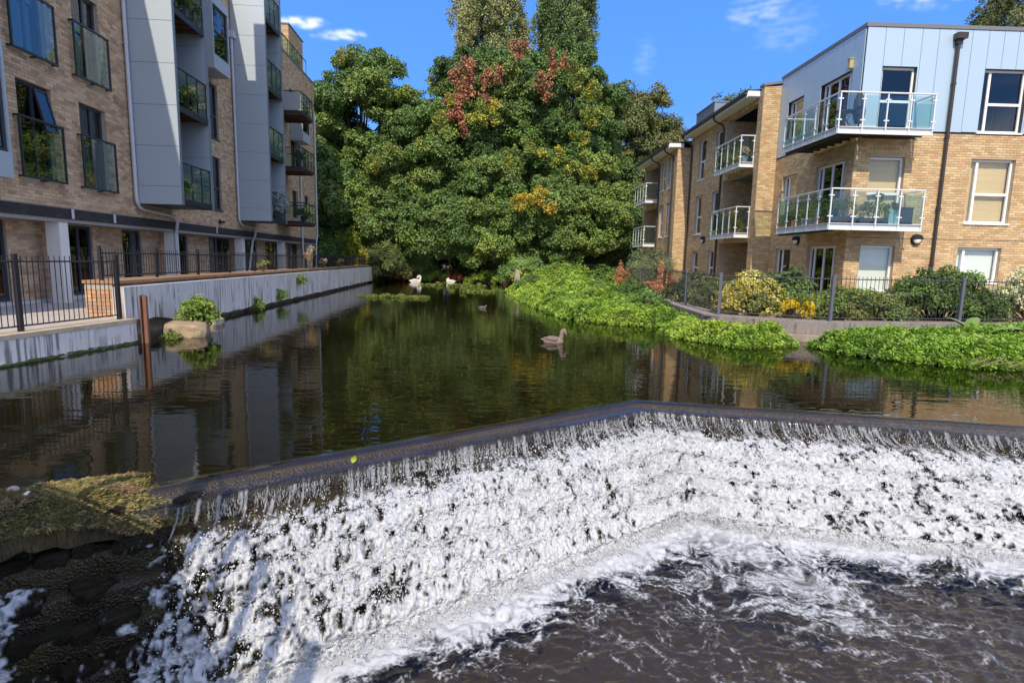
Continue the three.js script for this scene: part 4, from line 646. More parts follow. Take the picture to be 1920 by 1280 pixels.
// brick house glimpsed through the leaves
{
  const t = thing('brick_house', 'red brick house half hidden behind the maple', 'house', [11.5, 0, -62]);
  part(t, 'wall', bx(-4, 4, 0.3, 8.5, -4, 0), std(lin(0.40, 0.19, 0.11), 0.9)); const s = new THREE.Shape([[-4.4, 8.4], [4.4, 8.4], [0, 11.4]].map((p) => new THREE.Vector2(...p))); const g = new THREE.ExtrudeGeometry(s, { depth: 4.4, bevelEnabled: false }); g.translate(0, 0, -4.2); part(t, 'roof', g, std(lin(0.30, 0.12, 0.08), 0.9));
  for (const x of [-2.4, 0, 2.4]) for (const y of [2, 5]) { const w = part(t, 'window', bx(x - 0.55, x + 0.55, y, y + 1.5, 0.0, 0.06), M.white); part(w, 'pane', bx(x - 0.45, x + 0.45, y + 0.1, y + 1.4, 0.061, 0.066), M.dark); }
}
// far bank
{
  const P = [[-13, -43.5], [-9.8, -44.8], [-6, -46], [-2, -45.2], [0.5, -39.5], [2, -36], [9, -36], [9, -70], [-24, -70], [-24, -43.5]];
  const g = prism(P, -0.4, 0.34); struct('far_bank', g, M.soil);
}
function bush(name, label, pos, lobes, geo, cols, o = {}) {
  const t = thing(name, label, o.cat || 'bush', [pos[0], 0, pos[1]], 0, o.group), G = [], r = rng((o.seed || 1) + 50), y0 = o.y0 ?? 0.43;
  for (const [x, y, z] of lobes) G.push(bar(V(x * 0.3, y0, z * 0.3), V(x, y, z), 0.02, 5, 0.008)); part(t, 'stem', join(G), bark);
  foliage(t, 'leaves', lobes, geo, { per: 420, cols: cols.map((c) => c.map((v) => v * 1.3)), seed: 7, s0: 0.7, s1: 1.3, ...o }); return t;
}
const fo = (per, seed, x = {}) => ({ per, seed, ...x });
bush('bush', 'green bush hanging over the end of the high river wall', [-9.3, -41.6], heap(1.5, 0.5, 3.0, 1.1, 34, 0.5, 301), SP.bushL, [[0.085, 0.13, 0.03], [0.10, 0.145, 0.04], [0.07, 0.11, 0.03], [0.16, 0.17, 0.04]], fo(240, 301));
bush('bush', 'orange yellow bush beside the green bush at the end of the wall', [-10.6, -41.2], heap(0.7, 0.8, 2.4, 0.6, 12, 0.36, 302), SP.bushL, [[0.42, 0.28, 0.03], [0.30, 0.27, 0.03], [0.2, 0.2, 0.03]], fo(200, 302));
bush('conifer', 'bright lime conifer behind the black railing', [-11.7, -42.2], [[0, 1.4, 0, 0.75, 1.0, 0.75], [0.1, 2.2, 0, 0.62, 0.9, 0.62], [-0.05, 3.0, 0, 0.45, 0.7, 0.45], [0, 3.5, 0, 0.25, 0.4, 0.25]], SP.bush, [[0.20, 0.26, 0.015], [0.24, 0.28, 0.02], [0.15, 0.21, 0.015]], fo(420, 303));
bush('elder_bush', 'grey green bush in front of the dark hollow of the wood', [-7.4, -44.2], heap(1.3, 0.4, 2.9, 0.9, 24, 0.5, 304), SP.bushL, GREEN.map((c) => [c[0] * 1.2, c[1] * 1.2, c[2] * 1.5]), fo(220, 304));
bush('elder_bush', 'leafy bush where the far bank meets the green slope', [0.7, -40.5], heap(1.7, 0.4, 2.3, 1.0, 26, 0.45, 305), SP.bushL, GREEN.map((c) => [c[0] * 1.4, c[1] * 1.35, c[2] * 1.6]), fo(220, 305));
bush('willow_bush', 'silvery green willow bush against the far corner of the flats', [7.0, -30.2], heap(1.25, 0.6, 2.75, 1.0, 26, 0.42, 306), SP.narrow, [[0.15, 0.19, 0.085], [0.12, 0.16, 0.07], [0.17, 0.20, 0.10]], fo(380, 306));
bush('shrub', 'dull olive shrub behind the narrow part of the garden railing', [6.4, -20.4], heap(0.75, 0.5, 1.5, 1.6, 26, 0.3, 307), SP.bush, [[0.12, 0.14, 0.05], [0.15, 0.16, 0.06], [0.09, 0.12, 0.04]], fo(520, 307));
bush('shrub', 'olive shrub under the near balconies of the middle block', [6.7, -17.6], heap(0.9, 0.5, 1.45, 0.8, 20, 0.3, 308), SP.bush, [[0.13, 0.16, 0.045], [0.10, 0.135, 0.035]], fo(520, 308));
bush('euonymus', 'golden yellow shrub behind the garden railing', [6.55, -15.6], heap(0.85, 0.5, 1.62, 0.6, 26, 0.3, 309), SP.bush, [[0.40, 0.36, 0.08], [0.28, 0.29, 0.06], [0.46, 0.42, 0.13], [0.17, 0.21, 0.045]], fo(620, 309));
bush('young_maple', 'small green leafy sapling next to the golden shrub', [7.5, -15.6], heap(0.4, 0.8, 1.78, 0.35, 12, 0.24, 310), SP.bushL, [[0.10, 0.17, 0.035], [0.08, 0.14, 0.03]], fo(300, 310));
bush('rudbeckia', 'clump of bright yellow flowers behind the garden railing', [7.25, -14.65], heap(0.38, 0.55, 1.15, 0.25, 12, 0.18, 311), SP.tiny, [[0.62, 0.47, 0.01], [0.55, 0.42, 0.01], [0.12, 0.2, 0.02]], fo(900, 311, { cat: 'flowers' }));
bush('shrub', 'fresh lime green bush between the yellow flowers and the dark bush', [8.75, -15.0], heap(1.15, 0.5, 1.42, 0.6, 36, 0.3, 312), SP.bush, [[0.15, 0.23, 0.03], [0.12, 0.20, 0.03], [0.20, 0.26, 0.04], [0.17, 0.18, 0.05]], fo(620, 312));
bush('choisya', 'dense dark green bush under the roller blind window', [11.25, -15.3], heap(1.45, 0.5, 1.78, 0.7, 52, 0.32, 313), SP.bush, [[0.065, 0.125, 0.02], [0.05, 0.10, 0.018], [0.09, 0.16, 0.028], [0.13, 0.2, 0.035]], fo(620, 313));
bush('variegated_shrub', 'cream variegated shrub at the end of the garden railing', [13.7, -15.1], heap(1.15, 0.5, 1.98, 0.6, 40, 0.3, 314), SP.bush, [[0.50, 0.50, 0.30], [0.42, 0.44, 0.24], [0.25, 0.32, 0.13], [0.56, 0.55, 0.36]], fo(620, 314));
bush('dock_plant', 'rust red dock seed heads at the top of the green bank', [4.7, -25.6], [[0, 1.25, 0, 0.09, 0.55, 0.09], [0.25, 1.1, 0.2, 0.08, 0.45, 0.08], [-0.2, 1.0, 0.3, 0.08, 0.4, 0.08]], SP.tiny, RED, fo(4200, 315, { cat: 'plant', group: 'rust red docks on the bank' }));
bush('dock_plant', 'rust red dock seed heads by the bend of the garden railing', [5.5, -21.8], [[0, 1.35, 0, 0.08, 0.5, 0.08], [-0.35, 1.0, 0.1, 0.3, 0.07, 0.07], [0.3, 1.15, 0.1, 0.08, 0.35, 0.08], [0.55, 0.95, 0.2, 0.25, 0.15, 0.08], [-0.1, 0.85, 0.3, 0.3, 0.08, 0.08]], SP.tiny, [[0.50, 0.24, 0.12], [0.42, 0.16, 0.08]], fo(3600, 316, { cat: 'plant', group: 'rust red docks on the bank' }));
for (const [x, z, l, s] of [[-8.3, -43.6, 'rust coloured water plants beside the preening white swan', 317], [-4.6, -43.7, 'rust coloured water plants behind the resting white swan', 318]]) bush('water_dock', l, [x, z], heap(0.8, 0.25, 0.75, 0.3, 10, 0.2, s), SP.bush, [[0.42, 0.13, 0.05], [0.34, 0.14, 0.05]], fo(420, s, { cat: 'plant', y0: 0 }));
bush('wall_plant', 'bright green plant growing on top of the broken masonry', [-7.0, -12.75], heap(0.32, 0.3, 0.78, 0.3, 16, 0.15, 319), SP.bush, [[0.17, 0.25, 0.03], [0.13, 0.21, 0.025], [0.22, 0.29, 0.04]], fo(900, 319, { cat: 'plant', y0: 0.25 }));
bush('wall_plant', 'yellow green tuft at the foot of the broken masonry', [-7.0, -11.75], heap(0.16, 0.02, 0.18, 0.16, 8, 0.09, 320), SP.tiny, [[0.17, 0.22, 0.035], [0.22, 0.24, 0.05]], fo(1500, 320, { cat: 'plant', y0: 0 }));
for (const [u, y, s, l] of [[18.2, 0.16, 321, 'small tuft hanging at the foot of the wall beyond the masonry'], [20.6, 0.3, 322, 'larger green tuft at the foot of the high wall'], [23.0, 0.75, 323, 'pale trailing weed halfway up the high wall']]) { const [x, z] = Lw(u, 3.2); bush('wall_fern', l, [x, z], heap(0.2, y - 0.1, y + 0.32, 0.3, 9, 0.13, s), SP.tiny, [[0.12, 0.19, 0.03], [0.15, 0.22, 0.04]], fo(1100, s, { cat: 'plant', y0: y - 0.1 })); }
for (const [u, s, h, c, l] of [[19.6, 331, 0.34, [[0.25, 0.25, 0.06]], 'short yellowish weed on the brick capping'], [25.4, 332, 0.95, [[0.40, 0.28, 0.22], [0.45, 0.34, 0.16], [0.34, 0.2, 0.16]], 'tall dry pinkish weed in front of the columns'], [27.6, 333, 0.4, [[0.42, 0.26, 0.16]], 'dry reddish weed on the brick capping'], [31, 334, 0.4, [[0.3, 0.3, 0.06]], 'yellow weed on the far brick capping']]) { const [x, z] = Lw(u, 2.95); bush('wall_weed', l, [x, z], [[0, 1.2 + h * 0.5, 0, 0.1, h * 0.45, 0.1], [0.1, 1.2 + h * 0.85, 0.1, 0.16, h * 0.18, 0.16], [-0.1, 1.2 + h * 0.6, 0, 0.12, h * 0.14, 0.12]], SP.tiny, c, fo(900, s, { cat: 'plant', y0: 1.18 })); }

// ---------------------------------------------------------------- water plants on the right bank
function inPoly(P, x, z) { let c = false; for (let i = 0, j = P.length - 1; i < P.length; j = i++) { const [a, b] = P[i], [d, e] = P[j]; if ((b > z) !== (e > z) && x < (d - a) * (z - b) / (e - b) + a) c = !c; } return c; }
function edge(P, x, z) { let m = 1e9; for (let i = 0, j = P.length - 1; i < P.length; j = i++) { const [a, b] = P[j], [d, e] = P[i], t = clamp(((x - a) * (d - a) + (z - b) * (e - b)) / ((d - a) ** 2 + (e - b) ** 2)); m = Math.min(m, Math.hypot(x - a - t * (d - a), z - b - t * (e - b))); } return m; }
const polyA = [[-0.35, -31.5], [0.4, -25], [0.79, -22], [1.5, -17.6], [2.83, -16.2], [4.0, -15.7], [3.85, -13.5], [4.9, -12.1], [6.26, -12.5], [6.5, -13.1], [6.05, -13.8], [5.2, -14.6], [5.0, -18], [5.5, -22.6], [5.4, -26.2], [5.2, -31], [3.5, -37], [0.4, -37]];
const polyB = [[6.5, -12.75], [6.8, -11.5], [7.43, -10.8], [8, -10.3], [8.97, -10.05], [10.5, -9.9], [13.5, -9.9], [13.5, -13.95], [11, -13.85], [9, -13.65], [7.5, -13.4]];
const hillA = (x, z, d) => 0.04 + 0.3 * sm(0, 0.5, d) + (0.30 + 0.4 * sm(-18, -24, z)) * (fbm(x * 1.5, z * 1.5, 61, 4) - 0.4) * sm(0, 0.6, d) + 0.45 * sm(-20.5, -27, z) * sm(0.4, 3.2, d) + 0.18 * sm(-16.5, -20, z) * sm(0.3, 2, d) + 0.25 * sm(-27, -31, z) * sm(0.3, 2, d);
const hillB = (x, z, d) => 0.05 + 0.28 * sm(0, 0.5, d) + 0.28 * (fbm(x * 1.9, z * 1.9, 63, 3) - 0.3) * sm(0, 0.6, d) + 0.2 * sm(9, 12, x) * sm(0, 1.2, d);
function cressMat(name, label, P, hill, per, seed, cols) {
  const xs = P.map((p) => p[0]), zs = P.map((p) => p[1]), x0 = Math.min(...xs), x1 = Math.max(...xs), z0 = Math.min(...zs), z1 = Math.max(...zs), r = rng(seed);
  const t = new THREE.Group(); t.name = name; t.userData.kind = 'stuff'; tag(t, label, 'water plants'); scene.add(t);
  const st = 0.16, pos = [], nx = Math.ceil((x1 - x0) / st), nz = Math.ceil((z1 - z0) / st), hh = (i, j) => { const x = x0 + i * st, z = z0 + j * st; return inPoly(P, x, z) ? [x, hill(x, z, edge(P, x, z)) - 0.07, z] : null; };
  const grid = []; for (let i = 0; i <= nx; i++) { grid.push([]); for (let j = 0; j <= nz; j++) grid[i].push(hh(i, j)); }
  for (let i = 0; i < nx; i++) for (let j = 0; j < nz; j++) { const a = grid[i][j], b = grid[i + 1][j], c = grid[i][j + 1], d = grid[i + 1][j + 1]; if (a && b && c && d) pos.push(...a, ...c, ...b, ...b, ...c, ...d); }
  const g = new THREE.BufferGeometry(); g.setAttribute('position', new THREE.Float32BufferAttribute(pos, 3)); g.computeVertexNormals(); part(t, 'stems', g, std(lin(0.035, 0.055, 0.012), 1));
  const M4 = [], C = [], q = new THREE.Quaternion(), e = new THREE.Euler(), n = Math.round(per * (x1 - x0) * (z1 - z0));
  for (let k = 0; k < n; k++) {
    const x = x0 + r() * (x1 - x0), z = z0 + r() * (z1 - z0); if (!inPoly(P, x, z)) continue;
    if (z < -19 && r() < 0.35) continue; const gap = fbm(x * 3.1, z * 3.1, 67, 2); if (gap < 0.34 && r() < 0.8) continue; const far = sm(-15, -26, z);
    const d = edge(P, x, z), y = hill(x, z, d) - 0.03 + 0.13 * r() * r() * r() + 0.05 * (gap - 0.5) + 0.05 * far, s = (0.75 + 0.7 * r()) * (1 + 0.9 * far); e.set((r() - 0.5) * 1.1, r() * 6.28, (r() - 0.5) * 1.1); q.setFromEuler(e);
    M4.push(new THREE.Matrix4().compose(V(x, y, z), q, V(s, s, s))); const c = cols[Math.floor(clamp(fbm(x * 0.9, z * 0.9, 65, 3) * 2.0 - 0.5 + 0.45 * (r() - 0.5)) * (cols.length - 0.01))], v = 0.85 + 0.55 * r(); C.push([c[0] * v, c[1] * v, c[2] * v]);
  }
  const im = new THREE.InstancedMesh(SP.cress, leafMat, M4.length); im.name = 'leaves'; im.userData.kind = 'stuff'; M4.forEach((m, i) => { im.setMatrixAt(i, m); im.setColorAt(i, tmpC.setRGB(...C[i])); }); t.add(im);
}
const CRESS = [[0.15, 0.26, 0.022], [0.20, 0.33, 0.028], [0.25, 0.38, 0.034], [0.31, 0.42, 0.045]];
cressMat('water_plants', 'bright green cress and ivy covering the bank left of the wall gap', polyA, hillA, 330, 401, CRESS);
cressMat('water_plants_001', 'bright green cress mat with broad leaves under the dark bush', polyB, hillB, 620, 402, [[0.13, 0.25, 0.024], [0.17, 0.31, 0.028], [0.22, 0.36, 0.034]]);
// ivy mound and hedge at the far end of the bank
bush('ivy_mound', 'rounded bright green ivy mound in front of the wood', [2.6, -31.5], heap(1.6, 0.5, 1.7, 1.3, 34, 0.4, 341), SP.bushL, [[0.13, 0.21, 0.025], [0.10, 0.18, 0.022], [0.17, 0.25, 0.03]], fo(300, 341));
bush('ivy_mound', 'bright green ivy mound beside the rust red docks', [4.6, -28.2], heap(1.1, 0.5, 1.6, 1.0, 24, 0.36, 342), SP.bushL, [[0.12, 0.20, 0.024], [0.09, 0.16, 0.02], [0.17, 0.25, 0.03]], fo(320, 342));
bush('yellow_plant', 'yellow leaved plant beside the old wooden post', [0.9, -32], heap(0.35, 0.3, 1.0, 0.3, 9, 0.2, 343), SP.bush, [[0.40, 0.34, 0.06], [0.3, 0.29, 0.05]], fo(500, 343, { cat: 'plant', y0: 0.1 }));
{ const p = one('wooden_post', uvm(join([bx(-0.14, 0.14, 0, 1.05, -0.12, 0.12), bx(-0.1, 0.12, 1.05, 1.32, -0.1, 0.1)])), M.stone, 'old weathered post standing at the edge of the ivy', 'post'); p.position.set(0.2, -0.1, -32.6); p.rotation.y = 0.3; }
for (const [x, z, y, w, h, c, s, l] of [[1.9, -24.5, 0.45, 0.9, 0.5, 0, 371, 'leafy dark clump on the lower slope of the ivy bank'], [3.2, -23.2, 0.55, 0.8, 0.55, 1, 372, 'pale green clump on the middle of the ivy bank'], [2.2, -28.2, 0.65, 1.0, 0.6, 2, 373, 'tall nettle clump near the top of the ivy bank'], [4.4, -21.2, 0.6, 0.7, 0.6, 0, 374, 'dark clump beside the sleeping cygnet'], [2.9, -20, 0.5, 0.8, 0.4, 2, 375, 'low yellow green clump at the foot of the bank'], [4.2, -18, 0.55, 0.7, 0.45, 1, 376, 'leafy clump beside the narrow railing'], [1.0, -29, 0.5, 0.8, 0.6, 1, 377, 'leafy clump at the water edge by the wooden post']])
  bush('bank_plant', l, [x, z], heap(w, y - 0.2, y + h, w * 0.8, 14, 0.26, s), SP.bush, [[[0.06, 0.12, 0.02], [0.08, 0.15, 0.025]], [[0.13, 0.22, 0.05], [0.10, 0.18, 0.035]], [[0.17, 0.25, 0.03], [0.22, 0.28, 0.04]]][c], fo(420, s, { cat: 'plant', y0: y - 0.3 }));
for (const [x, z, rx, rz, s, l] of [[-5.3, -25.6, 1.5, 0.25, 351, 'thin raft of floating weed out on the open water'], [-1.9, -31.6, 1.6, 0.5, 352, 'floating weed reaching out from the ivy bank'], [-3.9, -38, 2.2, 0.3, 353, 'low weed bed in front of the white swans']]) { const r = rng(s), L = []; for (let i = 0; i < 34; i++) { const a = r() * 6.28, d = Math.sqrt(r()); L.push([Math.cos(a) * d * rx, 0.01 + 0.05 * r() * (r() < 0.2 ? 4 : 1), Math.sin(a) * d * rz, 0.14, 0.035, 0.1]); } const t = thing('floating_weed', l, 'water plants', [x, 0, z]); t.userData.kind = 'stuff'; foliage(t, 'leaves', L, SP.cress, { per: 1500, cols: [[0.20, 0.28, 0.03], [0.15, 0.23, 0.03], [0.26, 0.30, 0.06]], seed: s }); }
for (const [x, z, rx, s, l] of [[-9.4, -44.3, 1.1, 361, 'bright green marginal plants beside the end of the wall'], [-6.0, -43.8, 1.3, 362, 'bright green marginal plants between the two white swans'], [-2.0, -42.6, 1.4, 363, 'bright green marginal plants in front of the wood']]) bush('marginal_plants', l, [x, z], heap(rx, 0.2, 0.95, 0.5, 16, 0.28, s), SP.bushL, [[0.15, 0.25, 0.025], [0.19, 0.29, 0.03]], fo(300, s, { cat: 'plant', y0: 0 }));
// broad dock leaves
function broadLeaf(len, w, bend) { const P = [], I = [], n = 10; for (let i = 0; i <= n; i++) { const k = i / n, ww = w * Math.sin(Math.PI * Math.pow(k, 0.8)) * (1 + 0.08 * Math.sin(k * 30)), y = len * k * Math.cos(bend * k * 0.6), z = len * k * Math.sin(bend * k * 0.8); P.push(-ww / 2, y, z + ww * 0.2, 0, y, z, ww / 2, y, z + ww * 0.2); if (i < n) { const a = i * 3; I.push(a, a + 1, a + 3, a + 1, a + 4, a + 3, a + 1, a + 2, a + 4, a + 2, a + 5, a + 4); } } const g = new THREE.BufferGeometry(); g.setAttribute('position', new THREE.Float32BufferAttribute(P, 3)); g.setIndex(I); g.computeVertexNormals(); return g; }
const dockMat = new THREE.MeshPhysicalMaterial({ color: lin(0.17, 0.28, 0.05), roughness: 0.5, transmission: 0.25, thickness: 0, side: THREE.DoubleSide });
for (const [x, z, n, s, l] of [[10.25, -12.95, 3, 1, 'upright broad leaf plant rising from the cress below the railing post'], [10.75, -11.9, 5, 2, 'drooping broad leaf plant on the cress mat'], [11.5, -11.6, 5, 3, 'large leaf clump in front of the variegated shrub']]) { const t = thing('broad_leaf_plant', l, 'plant', [x, 0.42, z]), r = rng(s * 7); for (let i = 0; i < n; i++) { const m = part(t, 'leaf', broadLeaf(0.5 + 0.3 * r(), 0.2 + 0.1 * r(), 0.6 + 0.9 * r()), dockMat); m.rotation.set(0.15 + 0.6 * r(), i * 6.28 / n + r(), 0, 'YXZ'); m.position.set(0.05 * (r() - 0.5), 0, 0.05 * (r() - 0.5)); } }
{ const r = rng(77), G = []; for (let i = 0; i < 70; i++) { const x = r() * 1.3, z = r() * 0.5; G.push(bar(V(x, 0.06, z), V(x + (r() - 0.3) * 0.6, 0.1 + 0.16 * r(), z + 0.1 * r()), 0.005, 4, 0.003)); } const t = one('dry_stems', join(G), std(lin(0.36, 0.27, 0.17), 0.9), 'dry straw coloured stems along the edge of the cress mat', 'plant'); t.userData.kind = 'stuff'; t.position.set(8.1, 0, -10.6); }
// ================================================================ WEIR
const kr = [0, 1, 2, 3, 4, 5].map((i) => 0.18 + 0.165 * i), yT = [0, 1, 2, 3, 4, 5, 6].map((i) => -0.08 - 0.175 * i);
const armT = [9.3, 9.5];
const wetStone = std(lin(0.34, 0.30, 0.25), 0.25, { map: rep(mudTex, 0.9), bumpMap: rep(nzFine, 2.2), bumpScale: 0.035 });
const crestStone = std(lin(0.40, 0.31, 0.22), 0.3, { map: rep(mudTex, 0.9), bumpMap: rep(nzFine, 2.2), bumpScale: 0.02 });
const mossStone = std(lin(0.36, 0.37, 0.22), 0.35, { map: rep(mudTex, 0.9), bumpMap: rep(nzFine, 2.2), bumpScale: 0.035 });
function strip(arm, t0, t1, dt, prof, jag) {       // profile [k, y] swept along one arm, roughened
  const n = Math.round((t1 - t0) / dt), P = [], U = [], I = [], m = prof.length; let acc = 0;
  for (let i = 0; i <= n; i++) { const t = mix(t0, t1, i / n); acc = 0; for (let j = 0; j < m; j++) { const [k, y] = prof[j], tt = (arm ? 1 : -1) * t, w = jag * (fbm(tt * 5, k * 9 + y * 7, 71, 3) - 0.5), w2 = jag * (fbm(tt * 5 + 40, k * 9 + y * 7, 73, 3) - 0.5); if (j) acc += Math.hypot(k - prof[j - 1][0], y - prof[j - 1][1]); const q = weirP(arm, t, k + w); P.push(q[0], y + w2, q[1]); U.push(tt, acc); } }
  for (let i = 0; i < n; i++) for (let j = 0; j + 1 < m; j++) { const a = i * m + j, b = a + m; arm ? I.push(a, a + 1, b, b, a + 1, b + 1) : I.push(a, b, a + 1, b, b + 1, a + 1); }
  const g = new THREE.BufferGeometry(); g.setAttribute('position', new THREE.Float32BufferAttribute(P, 3)); g.setAttribute('uv', new THREE.Float32BufferAttribute(U, 2)); g.setIndex(I); g.computeVertexNormals(); return g;
}
{
  const W = thing('stepped_weir', 'wide stepped stone weir with a raised lip, bent to a point upstream', 'weir');
  for (const arm of [0, 1]) {
    const fine = [[-0.2, -0.5], [-0.2, -0.05], [-0.1, -0.03], [-0.02, -0.026], [0.02, -0.04], [0.045, -0.07], [0.07, -0.088], [0.1, -0.092], [kr[0] - 0.02, -0.094]];
    part(W, 'crest', strip(arm, 0, armT[arm], 0.08, fine, 0.012), crestStone);
    for (let i = 0; i < 6; i++) { const a = i ? kr[i - 1] - 0.03 : kr[0] - 0.12, b = kr[i], p = [[a, yT[i] - 0.015], [mix(a, b, 0.35), yT[i] - 0.012], [mix(a, b, 0.7), yT[i] - 0.012], [b - 0.015, yT[i] - 0.015], [b, yT[i] - 0.03], [b + 0.004, mix(yT[i], yT[i + 1], 0.4)], [b + 0.004, mix(yT[i], yT[i + 1], 0.7)], [b, yT[i + 1] - 0.06]]; part(W, 'step', strip(arm, 0, armT[arm], 0.045, p, 0.06), arm ? wetStone : (i % 2 ? mossStone : wetStone)); }
  }
  // stones that break the water
  const r = rng(81); for (let i = 0; i < 46; i++) { const arm = r() < 0.6 ? 0 : 1, t = 0.4 + r() * (arm ? 5 : 4.6), j = 1 + Math.floor(r() * 5), q = weirP(arm, t, kr[j] - 0.05 + 0.05 * r()), s = 0.03 + 0.04 * r(), m = part(W, 'stone', rock(i, 1, 1, 1, 0.35), wetStone); m.position.set(q[0], yT[j] - 0.005, q[1]); m.scale.set(s * 1.5, s * 0.8, s); m.rotation.set(r() * 3, r() * 3, r() * 3); }
}
{ // loose blocks and clumps of moss on the dry end
  const W = scene.getObjectByName('stepped_weir'), r = rng(83), gs = [1, 2, 3, 4].map((k) => rock(k * 5, 1, 1, 1, 0.3));
  for (let i = 0; i < 90; i++) { const j = Math.floor(r() * 6), t = 5.0 + 1.6 * r(), q = weirP(0, t, kr[j] - 0.03 - 0.07 * r()), m = part(W, 'block', gs[i % 4], r() < 0.5 ? mossStone : wetStone); m.position.set(q[0], yT[j] + 0.0 - 0.03 * r(), q[1]); m.scale.set(0.06 + 0.1 * r(), 0.03 + 0.05 * r(), 0.05 + 0.05 * r()); m.rotation.set(0.3 * (r() - 0.5), 0.62 + 0.8 * (r() - 0.5), 0.3 * (r() - 0.5)); }
}
// water profile over the steps, smoothed
const wprof = (() => {
  const raw = [[0.17, -0.073], [kr[0] + 0.01, -0.10]];
  for (let i = 0; i < 6; i++) { raw.push([kr[i] + 0.045, yT[i + 1] + 0.05], [kr[i] + 0.075, yT[i + 1] + 0.024]); if (i < 5) raw.push([kr[i + 1] - 0.02, yT[i + 1] + 0.022], [kr[i + 1] + 0.02, yT[i + 1] - 0.01]); }
  raw.push([kr[5] + 0.2, -1.105], [kr[5] + 0.3, -1.12]);
  let out = []; for (let i = 0; i + 1 < raw.length; i++) { const L = Math.hypot(raw[i + 1][0] - raw[i][0], raw[i + 1][1] - raw[i][1]), n = Math.max(1, Math.round(L / 0.0105)); for (let j = 0; j < n; j++) out.push([mix(raw[i][0], raw[i + 1][0], j / n), mix(raw[i][1], raw[i + 1][1], j / n)]); }
  for (let p = 0; p < 130; p++) out = out.map((o, i) => i && i < out.length - 1 ? [(out[i - 1][0] + 2 * o[0] + out[i + 1][0]) / 4, (out[i - 1][1] + 2 * o[1] + out[i + 1][1]) / 4] : o);
  return out;
})();
let VE = 0; for (let j = 1; j < wprof.length; j++) VE += Math.hypot(wprof[j][0] - wprof[j - 1][0], wprof[j][1] - wprof[j - 1][1]);
const foamCover = (tt, v) => {        // how much of the flow is white: tt along the weir (negative left), v = metres down the slope
  const a = Math.abs(tt), left = tt < 0; let c = mix(0.52, 0.83, sm(0.22, 0.42, v));
  c += 0.2 * Math.exp(-(tt * tt) / 0.35) * sm(0.1, 0.5, v) + 0.05 * sm(1.2, 1.7, v) - (left ? 0 : 0.03);
  if (left) { c -= 0.17 * sm(2.4, 4.6, a); c -= 0.95 * sm(4.75, 5.6, a); if (a > 5) c += 1.1 * Math.exp(-((a - 5.83) ** 2) / 0.012) * sm(0.36, 0.42, v) + 0.55 * Math.exp(-((a - 5.72) ** 2) / 0.05) * sm(0.75, 0.95, v); }
  return c;
};
const foamMat = new THREE.MeshPhysicalMaterial({ color: lin(0.44, 0.46, 0.485), roughness: 0.4, vertexColors: true, transparent: true, side: THREE.DoubleSide });
const surf = (tt, j) => { const [k, y] = wprof[j], p = wprof[Math.max(0, j - 2)], q = wprof[Math.min(wprof.length - 1, j + 2)], dx = q[0] - p[0], dy = q[1] - p[1], L = Math.hypot(dx, dy) || 1; return [k, y, -dy / L, dx / L]; };
const foamD = (tt, v) => {
  const amp = mix(0.25, 1, sm(0.15, 0.6, v)) * (1 + 0.8 * Math.exp(-(tt * tt) / 0.3));
  const n1 = fbm(tt * 6, v * 6, 83, 2), n2 = 1 - Math.abs(2 * fbm(tt * 20 + 0.8 * n1, v * 15, 85, 2) - 1), n3 = vn(tt * 62, v * 48, 87), n4 = vn(tt * 120, v * 100, 89);
  return amp * (0.062 * n1 + 0.046 * n2 + 0.042 * n3 + 0.018 * n4) - 0.03 + 0.052 * sm(0.12, 0.4, v) * sm(VE, VE - 0.3, v);
};
